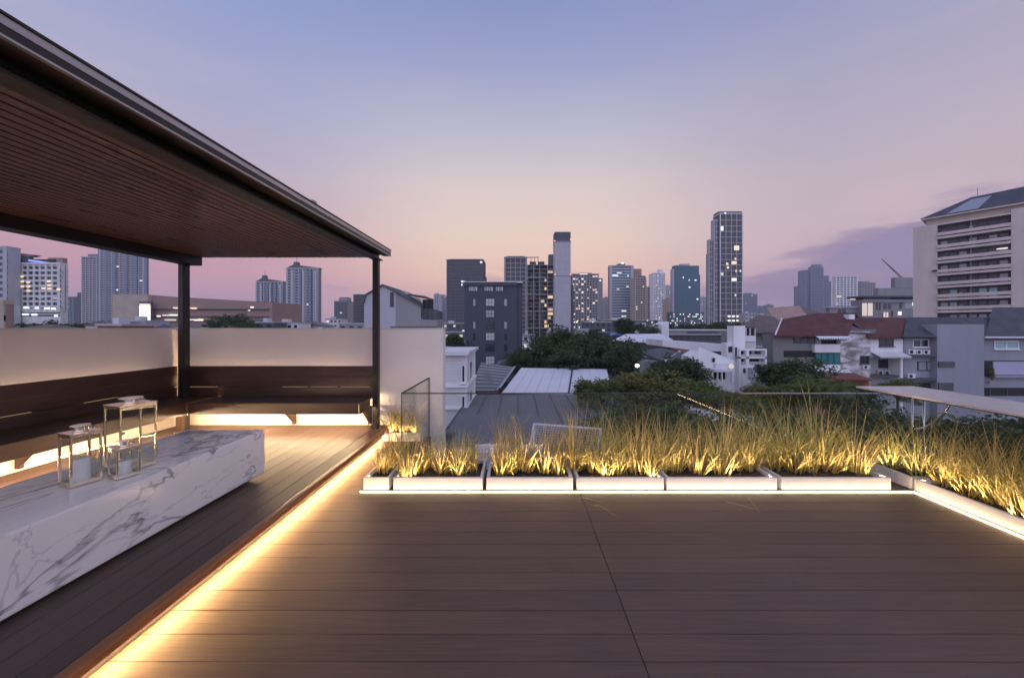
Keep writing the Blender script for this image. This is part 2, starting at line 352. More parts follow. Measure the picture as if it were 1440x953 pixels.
# backrest boards, a slot with light behind it between the lowest two
for z0, z1 in ((.5875, .7135), (.7215, .8735), (.8745, 1.026)):
    MB().box(-4.99, -2.12, 5.262, 5.287, z0, z1).build('backrest_board', M['benchx'], bn, bo, bevel=.003)
    MB().box(-5.062, -5.037, -1.2, 5.26, z0, z1).build('backrest_board', M['benchy'], bn, bo, bevel=.003)
MB().box(-4.99, -2.12, 5.290, 5.295, .69, .745).box(-5.071, -5.065, -1.2, 5.25, .69, .745).build('slot_light_shield', M['benchx'], bn, bo)  # added shield, keeps the strip light from leaking through the slot
for bx in (-3.33, -2.2):
    MB().prism([(bx - .02, 5.32, .16), (bx - .02, 5.32, .43), (bx - .02, 5.05, .43), (bx - .02, 5.06, .40), (bx - .02, 5.27, .20), (bx - .02, 5.27, .16)], (.04, 0, 0)).build('bracket', M['benchx'], bn, bo, bevel=.003)
MB().box(-4.83, -4.74, 5.02, 5.06, .14, .436).build('bracket', M['benchx'], bn, bo, bevel=.003)
for byy in (3.6, 2.2, .8):
    MB().prism([(-5.095, byy, .16), (-5.095, byy, .43), (-4.85, byy, .43), (-4.86, byy, .40), (-5.05, byy, .20), (-5.05, byy, .16)], (0, .04, 0)).build('bracket', M['benchx'], bn, bo, bevel=.003)
tag(MB().box(-4.6, -2.18, 4.86, 4.875, .41, .43).build('led_strip', M['bled'], None, (-3.4, 4.9, .42)), 'glowing light strip hidden under the far bench washing the wall', 'light strip')
tag(MB().box(-4.54, -4.525, -1.1, 4.7, .41, .43).build('led_strip', M['bled'], None, (-4.5, 2, .42)), 'glowing light strip hidden under the left bench washing the wall', 'light strip')
tag(MB().box(-4.98, -2.30, 5.300, 5.312, .80, .806).build('led_strip', M['added_wled'], None, (-3.5, 5.3, .8)), 'added unseen light strip behind the far backrest washing the white wall', 'light strip')  # added strips, unseen, that lift the wall above the backrest
tag(MB().box(-5.085, -5.073, -1.1, 4.95, .80, .806).build('led_strip', M['added_wled'], None, (-5.08, 2, .8)), 'added unseen light strip behind the left backrest washing the white wall', 'light strip')
for k, (a, b_) in enumerate(((265, 307), (398, 433), (438, 474), (480, 520))):
    o = MB().box(PX(a, 5.3), PX(b_, 5.3), 5.2876, 5.2893, .7145, .7205).build('slot_light', M['ledslot'], None, (PX(a, 5.3), 5.3, .71))
    tag(o, ['thin glowing slot light in the far backrest beside the corner post', 'thin glowing slot light in the middle of the far backrest', 'thin glowing slot light second from the right end of the far backrest', 'thin glowing slot light at the right end of the far backrest'][k], 'light', 'slot lights in the backrest')
for k, (a, b_) in enumerate(((3.25, 3.7), (4.15, 4.5), (2.3, 2.7))):
    o = MB().box(-5.0645, -5.0625, a, b_, .7145, .7205).build('slot_light', M['ledslot'], None, (-5.08, a, .71))
    tag(o, ['thin glowing slot light in the left backrest above the tall lantern', 'thin glowing slot light in the left backrest nearest the corner', 'thin glowing slot light in the left backrest behind the left lantern'][k], 'light', 'slot lights in the backrest')

# ---- marble table
tb = thing('marble_table', 'long low white marble table with grey veins standing in the pavilion', 'table', (-2.88, 2, .14)); to = (-2.88, 2, .14)
MB().box(-3.27, -2.50, .3, 3.52, .168, .587).build('marble_block', M['marble'], tb, to, bevel=.016)
MB().box(-3.20, -2.60, .4, 3.44, .14, .167).build('plinth', M['black'], tb, to)

# ---- lanterns
def lantern(label, cx, cy, s, h, rz, candle):
    t = thing('lantern', label, 'lantern', (cx, cy, .588), rz, 'gold lanterns on the marble table'); a = s / 2; p = .0058 if s > .13 else .0048
    f = MB().box(-a, a, -a, a, .004, .016)
    for sx in (-1, 1):
        for sy in (-1, 1):
            f.box(sx * a, sx * (a - 2 * p), sy * a, sy * (a - 2 * p), .016, h - .012)
    for s_ in (-1, 1):
        f.box(-a, a, s_ * a, s_ * (a - p), .0165, .026); f.box(s_ * a, s_ * (a - p), -a + p, a - p, .0165, .026)
        f.box(-a, a, s_ * a, s_ * (a - p), h - .025, h - .0125); f.box(s_ * a, s_ * (a - p), -a + p, a - p, h - .025, h - .0125)
    f.build('frame', M['gold'], t, bevel=.0015)
    roof = MB().box(-a - .003, a + .003, -a - .003, a + .003, h - .0118, h).build('top_plate', M['gold'], t, bevel=.002)
    r = s * .29
    MB().cyl(0, 0, h + .001, h + .03, r * .82, 28).cyl(0, 0, h + .0305, h + .040, r * 1.12, 28).build('chimney_cap', M['gold'], t, bevel=.002)
    ring = []
    for k in range(15):
        an = math.pi * k / 14; ring.append((math.cos(an) * r * .8, a * .55 + math.sin(an) * .01, h + .004 + math.sin(an) * .018))
    MB().tube(ring, .004, 8).build('handle', M['gold'], t, smooth=True)
    for k in range(4):
        g_ = MB().box(-a + 2 * p, a - 2 * p, -.001, .001, .018, h - .014).build('glass_pane', M['glass'], t)
        g_.rotation_euler.z = k * math.pi / 2; g_.location = Matrix.Rotation(k * math.pi / 2, 3, 'Z') @ Vector((0, -a + p, 0))
    if candle:
        c = MB().cyl(0, 0, .0165, .0165 + candle[1], candle[0], 32).build('candle', M['wax'], t, bevel=.004)
        MB().tube([(0, 0, .0165 + candle[1]), (.002, 0, .03 + candle[1])], .0012, 6).build('wick', M['black'], c)
    MB().box(-a - .012, -a, -.012, .012, h * .48, h * .52).build('latch', M['gold'], t, bevel=.002)
lantern('square gold glass lantern with a wide white candle, leftmost on the marble table', -2.835, 2.305, .142, .335, -R(18), (.047, .145))
lantern('tallest gold glass lantern standing empty behind the other two on the marble table', -2.79, 2.565, .20, .462, -R(19), None)
lantern('smallest gold glass lantern with a candle in front of the tall one', -2.665, 2.41, .118, .203, -R(21), (.034, .09))

# ---- planters
def trough(label, x0, x1, y0, y1, h, grp, side='front'):
    cx, cy = (x0 + x1) / 2, (y0 + y1) / 2
    t = thing('planter', label, 'planter', (cx, cy, 0), 0, grp); o = (cx, cy, 0); k = .028
    m_ = MB().box(x0, x1, y0, y0 + k, 0.002, h).box(x0, x1, y1 - k, y1, .002, h).box(x0, x0 + k, y0 + k, y1 - k, .002, h).box(x1 - k, x1, y0 + k, y1 - k, .002, h)
    m_.build('trough', M['planter'], t, o, bevel=.004)
    # added grass light and baffle hidden behind the lip, then soil with small humps
    if side == 'front':
        MB().box(x0 + k, x1 - k, y0 + k + .036, y0 + k + .041, .01, h - .032).build('light_baffle', M['black'], t, o)
        MB().box(x0 + .04, x1 - .04, y0 + k + .006, y0 + k + .026, .057, .058).build('added_grass_light', M['added_gled'], t, o); sx, sy = x0 + k, y0 + k + .042
    else:
        MB().box(x0 + k + .036, x0 + k + .041, y0 + k, y1 - k, .01, h - .032).build('light_baffle', M['black'], t, o)
        MB().box(x0 + k + .006, x0 + k + .026, y0 + .04, y1 - .04, .057, .058).build('added_grass_light', M['added_gled'], t, o); sx, sy = x0 + k + .042, y0 + k
    nx, ny = max(3, int((x1 - x0) / .04)), max(3, int((y1 - y0) / .04)); vs = []; fs = []
    for j in range(ny + 1):
        for i in range(nx + 1):
            px, py = sx + (x1 - k - sx) * i / nx, sy + (y1 - k - sy) * j / ny
            vs.append((px, py, h - .036 + .016 * mnoise.noise((px * 9, py * 9, 0))))
    for j in range(ny):
        for i in range(nx): fs.append((j * (nx + 1) + i, j * (nx + 1) + i + 1, (j + 1) * (nx + 1) + i + 1, (j + 1) * (nx + 1) + i))
    MB().add(vs, fs).build('soil', M['soil'], t, o)
    return t
YF = 3.487
mods = [(511, 547), (553, 678.5), (684, 806), (811, 933.5), (938, 1093), (1099, 1253)]
pl_name = ['short white planter box beside the pavilion step', 'white planter box second from the pavilion step', 'white planter box third from the pavilion step, in front of the wire canopy', 'white planter box fourth from the pavilion step, beside the deck seam', 'white planter box fifth from the pavilion step', 'white planter box sixth from the pavilion step, at the right corner']
short = ['the short planter by the step', 'the second planter from the step', 'the third planter from the step', 'the fourth planter from the step', 'the fifth planter from the step', 'the sixth planter from the step']
def blades(seed, n, h, lean, rad, wid=.0062, droop=1.0):
    r = random.Random(seed); q = MB()
    for k in range(n):
        an = r.uniform(0, 2 * math.pi); rr = rad * math.sqrt(r.random())
        bx, by = math.cos(an) * rr, math.sin(an) * rr
        an2 = an + r.uniform(-.9, .9); L_ = h * r.uniform(.45, 1.0) * (1.18 if r.random() < .12 else 1)
        ln = lean * r.uniform(.15, 1.25); dr = droop * r.uniform(.1, 1.0) ** 1.5
        d = Vector((math.cos(an2), math.sin(an2), 0)); sd = Vector((-d.y, d.x, 0)); w = wid * r.uniform(.6, 1.25)
        tw = r.uniform(-1.2, 1.2); ns = 7; vs = []; fs = []
        pos = Vector((bx, by, 0)); th = ln
        for i in range(ns + 1):
            f = i / ns; ww = w * (1 - f ** 1.6) * .5 + .0004
            s2 = (sd * math.cos(tw * f * .6) + Vector((d.x, d.y, .3)) * math.sin(tw * f * .6)).normalized()
            vs += [pos - s2 * ww, pos + s2 * ww]
            if i < ns: fs.append((2 * i, 2 * i + 1, 2 * i + 3, 2 * i + 2))
            th_i = th + dr * 1.5 * f * f
            pos = pos + (d * math.sin(th_i) + Vector((0, 0, 1)) * math.cos(th_i)) * (L_ / ns)
        q.add(vs, fs)
    return q
TUFT = {}; NV = 8
def tuft_mesh(kind, i):
    key = (kind, i)
    if key not in TUFT:
        a = {'low': (62, .60, .60, .09, .0112, 1.9), 'tall': (82, .82, .50, .115, .0092, 1.5), 'big': (105, .92, .55, .125, .0098, 1.6)}[kind]
        o = blades(100 + i * 7 + len(kind), *a[:4], wid=a[4], droop=a[5]).build('grass_tuft', M['straw'] if (i % 3 != 1 or kind == 'low') else M['greenblade'])
        TUFT[key] = o.data; bpy.data.objects.remove(o)
    return TUFT[key]
def tuft(label, x, y, z, kind, i, sc, rz, lean=(0, 0)):
    o = bpy.data.objects.new('grass_tuft', tuft_mesh(kind, i)); COL.objects.link(o)
    o.location = (x, y, z); o.rotation_euler = (lean[0], lean[1], rz) if 0 else (0, 0, rz); o.scale = (sc, sc, sc)
    if lean != (0, 0):
        o.rotation_euler = (Matrix.Rotation(lean[1], 3, 'Y') @ Matrix.Rotation(lean[0], 3, 'X') @ Matrix.Rotation(rz, 3, 'Z')).to_euler()
    return tag(o, label, 'grass', 'ornamental grass tufts in the planters')
r2 = random.Random(11)
plan = [(1, 1, .95, .85), (5, 2, .92, .64), (5, 3, .95, .72), (6, 4, .98, .92), (6, 6, .98, .93), (6, 6, .98, .95)]
for k, (a, b_) in enumerate(mods):
    x0, x1 = PX(a, YF), PX(b_, YF)
    trough(pl_name[k], x0, x1, YF, 3.99, .122, 'white planter boxes along the glass railing')
    nf, nb, s1, s2 = plan[k]
    for row, (n, yy, kind, s_) in enumerate(((nf, 3.70, 'low', s1), (nb, 3.87, 'tall', s2))):
        for j in range(n):
            xx = x0 + (x1 - x0) * (j + .5 + r2.uniform(-.32, .32)) / n
            lab = f'{ORD[j] + " " if n > 1 else ""}{"low front" if row == 0 else "taller rear"} grass tuft from the left in {short[k]}' if n > 1 else f'{"low front" if row == 0 else "taller rear"} grass tuft in {short[k]}'
            tuft(lab, xx, yy + r2.uniform(-.07, .07), .095, kind, r2.randrange(8), s_ * r2.uniform(.72, 1.16), r2.uniform(0, 6.28), (r2.uniform(-.14, .12), r2.uniform(-.12, .2)))
tag(MB().box(PX(507, 3.45), 3.838, 3.438, 3.452, .003, .0075).build('led_strip', M['ledp'], None, (1, 3.45, 0)), 'bright warm light strip along the foot of the planter boxes', 'light strip')
XR = 3.875
rm = [(3.50, 4.0), (2.36, 3.475), (1.22, 2.335), (.08, 1.195), (-1.06, .055)]
rn = ['short white curb planter in the right corner behind the glass joint', 'long white curb planter on the right under the stone ledge', 'white curb planter at the right edge of the picture', 'white curb planter farther forward on the right side', 'white curb planter nearest the viewer on the right side']
for k, (a, b_) in enumerate(rm):
    if k > 2: break
    trough(rn[k], XR, 4.44, a, b_, .122, 'white curb planters along the right side', 'side')
    n = [2, 6, 6][k]
    for j in range(n):
        for row in range(2):
            if k == 0 and row: continue
            yy = a + (b_ - a) * (j + .5 + r2.uniform(-.15, .15)) / n; kd = 'big' if row == 0 else 'tall'
            lab = f'{ORD[n - 1 - j]} {"broad inner" if row == 0 else "slim outer"} grass tuft from the viewer in the {["short corner curb planter", "long right curb planter", "front right curb planter"][k]}'
            if k == 0: lab = f'tuft of yellow grass {["in front", "at the back"][j]} in the short corner curb planter'
            tuft(lab, (4.10 if row == 0 else 4.3) + r2.uniform(-.05, .05), yy, .095, kd, r2.randrange(8), r2.uniform(.72, .88), r2.uniform(0, 6.28), (r2.uniform(-.05, .12), r2.uniform(-.22, -.05)))
tag(MB().box(3.826, 3.840, -1.0, 3.437, .003, .0075).build('led_strip', M['ledp'], None, (3.85, 2, 0)), 'bright warm light strip along the foot of the right curb planters', 'light strip')

# ---- small planter at the end of the step
trough('small planter box against the white wall at the far end of the step', -1.90, -1.36, 4.98, 5.26, .12, 'white planter boxes along the glass railing')
for j, (x_, s_) in enumerate(((-1.8, .95), (-1.63, 1.0), (-1.47, .9))):
    tuft(f'{ORD[j]} grass tuft from the left in the small planter against the white wall', x_, 5.14, .095, 'low', j * 2, s_, j * 1.3)
# ---- glass railing
gr = thing('glass_railing', 'frameless clear glass railing with dark top edge behind the planter boxes', 'railing', (1.5, 4.06, 0)); go = (1.5, 4.06, 0)
for a, b_ in ((-1.32, 2.535), (2.545, 3.865), (3.875, 4.50)):
    p = MB().box(a, b_, 4.054, 4.066, -.08, .838).build('glass_panel', M['glass'], gr, go)
    MB().box(a, b_, 4.050, 4.070, .8385, .849).build('top_edge', M['black' if a < 0 else 'chrome'], p, go)  # black and chrome put the reflection's dark and light stretches into the colour
MB().box(-1.328, -1.321, 4.053, 4.067, -.08, .846).build('edge_strip', M['black'], gr, go)
MB().box(3.866, 3.874, 4.055, 4.065, -.08, .84).build('joint_strip', M['steel'], gr, go)
MB().box(-1.32, 4.5, 4.046, 4.074, -.14, -.081).build('base_channel', M['chrome'], gr, go)
gl = thing('glass_railing', 'short side return of the glass railing meeting the white wall', 'railing', (-1.325, 4.7, 0)); go2 = (-1.325, 4.7, 0)
p = MB().box(-1.331, -1.319, 4.074, 5.31, -.08, .838).build('glass_panel', M['glass'], gl, go2)
MB().box(-1.335, -1.315, 4.074, 5.315, .8385, .849).build('top_edge', M['black'], gl, go2)
MB().box(-1.333, -1.317, 5.3105, 5.316, -.08, .838).build('edge_strip', M['black'], gl, go2)
g3 = thing('glass_railing', 'clear glass railing on the right side carrying the pale stone ledge', 'railing', (4.49, 2, 0)); go3 = (4.49, 2, 0)
for a, b_ in ((2.2, 4.04), (.2, 2.19), (-1.2, .19)):
    MB().box(4.484, 4.496, a, b_, -.08, .895).build('glass_panel', M['glass'], g3, go3)
for yy in (4.045, 3.93):
    MB().tube([(4.49, yy, -.05), (4.49, yy, .895)], .009, 10).build('post', M['chrome'], g3, go3, smooth=True)
arc = [(4.43 - .02 * t, 3.98 - .36 * math.sin(t * 1.45), .46 + .44 * (1 - math.cos(t * 1.5)) ** .75) for t in [k / 14 for k in range(15)]]
MB().tube(arc, .012, 10).build('curved_brace', M['chrome'], g3, go3, smooth=True)
ld = thing('stone_ledge', 'wide pale stone ledge on top of the right glass railing', 'ledge', (4.2, 2, .9)); lo = (4.2, 2, .9)
MB().box(3.87, 4.53, -1.2, 4.07, .905, .925).build('slab', M['stone'], ld, lo, bevel=.002)
MB().box(3.875, 4.525, -1.2, 4.065, .897, .9045).build('support_plate', M['steel'], ld, lo)

# loose blades dropped on the boards in front of the planters
for k, (px, py, ln, an, lab) in enumerate(((817, 700, .22, -.9, 'dry grass blade lying across the deck seam by the planters'), (832, 712, .26, -1.25, 'second dry grass blade beside the one across the deck seam'), (1022, 706, .24, -1.1, 'dry grass blade lying before the fifth planter'), (1052, 704, .2, -2.2, 'dry grass blade crossing near the one before the fifth planter'))):
    Yq = EYE * F / (py - VY); x_, y_ = PX(px, Yq), Yq; pts = []
    for i in range(7):
        f = i / 6; pts.append(Vector((x_ + math.cos(an + .5 * f) * ln * f, y_ + math.sin(an + .5 * f) * ln * f, .004 + .035 * math.sin(math.pi * min(1, f * 1.1)) * (k % 2 + .4))))
    tag(MB().tube(pts, [.0022, .0022, .002, .0018, .0015, .001, .0005], 5).build('dry_straw', M['straw'], None, pts[0]), lab, 'grass', 'loose dry blades on the deck')
# ================================================================ the city
def fbox(mb, face, X0, X1, Y0, Y1, u0, u1, v0, v1, d0, d1):
    """box on a building face: u along it, v up, d outwards"""
    if face == 'F': mb.box(u0, u1, Y0 - d1, Y0 - d0, v0, v1)
    elif face == 'R': mb.box(X1 + d0, X1 + d1, u0, u1, v0, v1)
    elif face == 'L': mb.box(X0 - d1, X0 - d0, u0, u1, v0, v1)
    return mb
RT = random.Random(77)
def tower(name, label, x0, x1, yt, Y, dep, wall='conc', win='win', frame='conc', fh=3.6, bw=5.0, lit=.05, litm=('litw', 'lity'), mv=.5, mh=1.0, proud=.35,
          side=None, group=None, zmin=-2.0, zb=GZ, bands=True, top=None, cat='tower', t=None, z0=None, rz=0, edge=1.2, litcap=60):
    """a building block: wall core, one window band a floor, a proud frame of slabs and mullions, lit windows, parapet"""
    X0, X1, Z1 = PX(x0, Y), PX(x1, Y), PZ(yt, Y)
    W = X1 - X0; new = t is None
    o = ((X0 + X1) / 2, Y, zb)
    if new: t = thing(name, label, cat, o, rz, group)
    else: pass
    off = Vector(t.location)
    def bl(nm, mt, q, par=None): return q.build(nm, mt, par or t, off)
    base = zb if z0 is None else z0
    bl('wall', M[wall], MB().box(X0, X1, Y, Y + dep, base, Z1))
    bl('parapet', M[frame], MB().box(X0 - .15, X1 + .15, Y - .15 - proud, Y + .3, Z1, Z1 + 1.1).box(X0 - .15, X0 + .3, Y + .3, Y + dep, Z1, Z1 + 1.1).box(X1 - .3, X1 + .15, Y + .3, Y + dep, Z1, Z1 + 1.1))
    if side is None: side = 'R' if (X1 < 0) else ('L' if X0 > 0 else '')
    lo = max(base, zmin)
    nfl = int((Z1 - 1.0 - lo) / fh)
    fr = MB(); lits = []
    for face in ['F'] + list(side):
        u0, u1 = (X0, X1) if face == 'F' else (Y, Y + dep)
        e = edge; nb = max(1, round((u1 - u0 - 2 * e) / bw)); cw = (u1 - u0 - 2 * e) / nb
        for k in range(nfl):
            zt = Z1 - 1.0 - k * fh; zl = zt - fh + mh
            q = MB()
            fbox(q, face, X0, X1, Y, Y, u0 + e, u1 - e, zl, zt, .005, .05); bl('window_band', M[win], q)
            if mh > .3: fbox(fr, face, X0, X1, Y, Y, u0, u1, zl - mh, zl, .01, proud)
            for c in range(nb):
                if RT.random() < lit: lits.append((face, u0 + e + c * cw + mv / 2, u0 + e + (c + 1) * cw - mv / 2, zl, zt))
        if mv > 0 and nfl > 0:
            for c in range(nb + 1): fbox(fr, face, X0, X1, Y, Y, u0 + e + c * cw - mv / 2, u0 + e + c * cw + mv / 2, lo, Z1, .01, proud + .04)
        if face == 'F' and e > .4 and nfl > 0:
            fbox(fr, face, X0, X1, Y, Y, u0, u0 + e - mv / 2, lo, Z1, .01, proud + .02); fbox(fr, face, X0, X1, Y, Y, u1 - e + mv / 2, u1, lo, Z1, .01, proud + .02)
    if fr.v: bl('facade_frame', M[frame], fr)
    RT.shuffle(lits)
    for (face, a, b_, zl, zt) in lits[:litcap]:
        q = MB(); h_ = zt - zl; fbox(q, face, X0, X1, Y, Y, a, a + (b_ - a) * RT.choice((1, 1, .55)), zl + h_ * .12, zt - h_ * RT.choice((.05, .3)), .055, .1)
        bl('lit_window', M[RT.choice(litm)], q)
    if top:
        for (a, b_, h_, d_, mt) in top:
            bl('plant_room', M[mt], MB().box(X0 + W * a, X0 + W * b_, Y + dep * .1, Y + dep * .1 + min(d_, dep * .85), Z1 + .002, Z1 + h_))
    return t
def addbox(t, nm, mt, x0, x1, y0, y1, z0, z1): return MB().box(x0, x1, y0, y1, z0, z1).build(nm, M[mt], t, Vector(t.location))
def tbuild(t, nm, mt, q): return q.build(nm, M[mt], t, Vector(t.location))

# ---------- centre and right skyline
t = tower('office_tower', 'dark slab office tower with a flat top behind the slate blue block', 628, 680, 366, 420, 25, 'concdark', 'win', 'concdark', 3.8, 3.2, .03, ('litw', 'litc'), .5, 1.3, top=[(.05, .95, 2, 14, 'concdark')])
addbox(t, 'wall', 'concdark', PX(680, 430), PX(683, 430), 428, 446, GZ, PZ(388, 428))
# slate blue block
Y = 112; t = tower('office_block', 'slate blue mid-rise block with one column of pale blinds', 653, 727, 402, Y, 16, 'slateblue', 'win', 'slateblue', 3, 3, 0, side='', zmin=999, cat='office block')
addbox(t, 'roof', 'offwhite', PX(652, Y), PX(735, Y), Y - .5, Y + 16.5, PZ(401, Y) + .7, PZ(396, Y)); addbox(t, 'wall', 'slateblue', PX(727, Y) + .01, PX(734, Y), Y + .6, Y + 15.6, GZ, PZ(399, Y))
for k in range(8): addbox(t, 'rib', 'slateblue', PX(727.4, Y), PX(734, Y) + .12, Y + 1.3 + k * 1.8, Y + 1.6 + k * 1.8, GZ + 1, PZ(402, Y))
for yy, mt in ((425, 'blind'), (441, 'winpale'), (457, 'win'), (473, 'blind'), (489, 'win'), (506, 'blind')):
    w_ = addbox(t, 'window', 'shadow', PX(683, Y), PX(695.6, Y), Y - .06, Y - .002, PZ(yy + 5.4, Y), PZ(yy - 5.4, Y))
    for c in range(3):
        for r_ in range(2): MB().box(PX(683.5 + c * 4, Y), PX(687.1 + c * 4, Y), Y - .1, Y - .062, PZ(yy + 5 - r_ * 5.1, Y), PZ(yy + .3 - r_ * 5.1, Y)).build('pane', M[mt], w_, Vector(t.location))
    for a, b_ in ((665.5, 668.5), (709, 713)):
        addbox(t, 'window', 'winpale' if yy in (425, 457) else 'win', PX(a, Y), PX(b_, Y), Y - .05, Y - .002, PZ(yy + 5, Y), PZ(yy - 4.4, Y))
for a, b_ in ((659, 671.5), (681, 693.5), (697, 707.5)):
    w_ = addbox(t, 'window', 'shadow', PX(a, Y), PX(b_, Y), Y - .06, Y - .002, PZ(409.5, Y), PZ(402.6, Y))
    for c in range(4):
        s_ = (b_ - a) / 4; MB().box(PX(a + c * s_ + .3, Y), PX(a + (c + 1) * s_ - .3, Y), Y - .1, Y - .062, PZ(409, Y), PZ(403, Y)).build('pane', M['blind' if c % 2 else 'winpale'], w_, Vector(t.location))
# building under construction beside the concrete shaft
Y = 300
t = tower('unfinished_tower', 'dark half finished tower with open lit floors beside the concrete shaft', 709, 741, 363, Y, 22, 'concdark', 'win', 'conc', 3.7, 4.0, .015, ('litw',), .7, .8, side='', top=[(.1, .9, 2.2, 10, 'concdark')], cat='tower')
addbox(t, 'wall', 'concdark', PX(741, Y) + .01, PX(782, Y), Y + 8, Y + 22, GZ, PZ(372, Y)); off = Vector(t.location); fr = MB()
for k in range(17):
    z = PZ(372, Y) - k * 3.55
    MB().box(PX(741, Y) + .02, PX(781, Y), Y + .4, Y + 7.99, z - .35, z).build('floor_slab', M['conc'], t, off)
    if k % 4 == 3: MB().box(PX(741, Y), PX(768, Y), Y - .5, Y + .38, z - .7, z + .25).build('balcony_slab', M['conc'], t, off)
    for a in (745, 757):
        if RT.random() < .7: MB().box(PX(a, Y), PX(a + 9, Y), Y + 3, Y + 3.2, z + .02, z + 3.1).build('window', M['win'], t, off)
    if RT.random() < .75:
        a = RT.choice((761, 764, 770)); MB().box(PX(a, Y), PX(a + RT.choice((5, 8)), Y), Y + 4, Y + 4.2, z + .3, z + 2.6).build('lit_window', M[RT.choice(('lity', 'litdim', 'lity'))], t, off)
for a in (742, 750.5, 759, 770, 780): fr.box(PX(a, Y) - .35, PX(a, Y) + .35, Y + .1, Y + .39, GZ, PZ(372, Y) - .36)
fr.build('column_frame', M['conc'], t, off)
fr = MB()
for a in (741, 747, 752, 757): fr.box(PX(a, Y) - .2, PX(a, Y) + .2, Y + 4, Y + 4.4, PZ(372, Y) + .01, PZ(361, Y))
fr.box(PX(740, Y), PX(758, Y), Y + 3.9, Y + 4.5, PZ(361, Y), PZ(360, Y)); fr.build('roof_frame', M['concdark'], t, off)
addbox(t, 'roof_shed', 'concdark', PX(772, Y), PX(780, Y), Y + 2, Y + 9, PZ(372, Y), PZ(357, Y))
# concrete shaft
Y = 250; t = thing('concrete_tower', 'tall bare concrete shaft with red beacons near its top', 'tower', (PX(791, Y), Y, GZ)); off = Vector(t.location)
addbox(t, 'shaft', 'palegrey', PX(780, Y), PX(802.5, Y), Y, Y + 10, GZ, PZ(339, Y)); addbox(t, 'cap', 'concdark', PX(780, Y), PX(802.5, Y), Y, Y + 10, PZ(339, Y) + .01, PZ(326, Y))
addbox(t, 'band', 'conc', PX(779.6, Y), PX(803, Y), Y - .25, Y + 10.2, PZ(388, Y), PZ(387, Y)); addbox(t, 'band', 'conc', PX(779.6, Y), PX(803, Y), Y - .25, Y + 10.2, PZ(340.4, Y), PZ(339.2, Y))
addbox(t, 'wall', 'concdark', PX(803, Y), PX(808, Y), Y + 4, Y + 14, GZ, PZ(400, Y))
for a, yy in ((780, 339), (802.4, 337), (780.4, 386), (802.4, 386)): addbox(t, 'beacon', 'red', PX(a, Y) - .3, PX(a, Y) + .3, Y - .8, Y - .3, PZ(yy, Y) - .3, PZ(yy, Y) + .3)
for k in range(9): addbox(t, 'panel_joint', 'conc', PX(780.3, Y), PX(802.2, Y), Y - .04, Y - .002, PZ(348 + k * 10, Y), PZ(348 + k * 10, Y) + .1)
# lit apartment slab
t = tower('apartment_tower', 'grey apartment tower speckled with many lit windows right of the concrete shaft', 804, 842, 386, 450, 30, 'concdark', 'win', 'conc', 3.4, 3.4, .20, ('lity', 'litw', 'litdim'), 1.0, 1.0, side='', litcap=80, top=[(.3, .75, 2.5, 10, 'concdark')])
addbox(t, 'wall', 'conc', PX(842, 455), PX(847.5, 455), 455, 480, GZ, PZ(391, 455)); addbox(t, 'roof_lamp', 'litc', PX(843, 455), PX(845, 455), 454, 454.8, PZ(395.5, 455), PZ(393.5, 455)); addbox(t, 'roof_lamp', 'litc', PX(815, 450), PX(826, 450), 449, 449.6, PZ(386, 450), PZ(385, 450))
# banded white office
t = tower('office_tower', 'office tower with white horizontal bands and a glowing lamp on its roof', 857, 891, 374, 600, 10, 'brownmall', 'winteal', 'palegrey', 4.6, 9, .05, ('litc', 'litw'), 0, 2.2, side='', edge=4.5, top=[(.35, .66, 4, 10, 'concdark')])
addbox(t, 'roof_lamp', 'litc', PX(873.5, 600), PX(876.8, 600), 598, 599, PZ(371.5, 600), PZ(369, 600))
for a in (867, 882): addbox(t, 'roof_lamp', 'litc', PX(a, 600), PX(a + 1.6, 600), 598, 599, PZ(388.6, 600), PZ(387, 600))
addbox(t, 'wall', 'brownmall', PX(891.2, 605), PX(902.5, 605), 606, 640, GZ, PZ(378, 606))
tower('apartment_tower', 'tan tower with a slanted top beside the white banded office', 893, 909, 391, 560, 25, 'tan', 'win', 'tan', 3.6, 2.8, .06, ('litw',), .8, 1.1, side='', top=[(.5, .98, 4, 10, 'concdark')])
tower('apartment_tower', 'low tan tower stepping down beside the slanted tan tower', 909.5, 914.5, 404, 570, 20, 'tan', 'win', 'tan', 3.6, 2.8, .02, ('litw',), .8, 1.1, side='')
tower('apartment_tower', 'slim white apartment tower with a round lift housing on top', 919, 935.5, 384, 800, 30, 'white', 'winblue', 'white', 3.6, 3.2, .10, ('litw', 'litw', 'lity'), 1.2, 1.3, side='', top=[(.5, .85, 9, 12, 'white')])
t = tower('glass_tower', 'teal glass office tower with a brightly lit podium', 948, 983, 374.5, 600, 9, 'slateblue', 'winteal', 'winteal', 4.0, 3.2, .018, ('litc',), .22, .25, side='', proud=.12, top=[(.28, .64, 4.5, 14, 'palegrey'), (.04, .2, 2.2, 10, 'palegrey')], edge=1)
addbox(t, 'corner_pier', 'palegrey', PX(945.6, 600), PX(948, 600) - .02, 600, 608, GZ, PZ(378, 600)); addbox(t, 'corner_pier', 'winteal', PX(983, 601) + .02, PX(984.6, 601), 601, 608, GZ, PZ(386, 601))
p = tower('podium', '', 941, 990, 440, 590, 9.5, 'concdark', 'winteal', 'concdark', 3.6, 2.6, .30, ('litc', 'litc', 'litw'), .5, 1.2, side='', t=t, litcap=45)
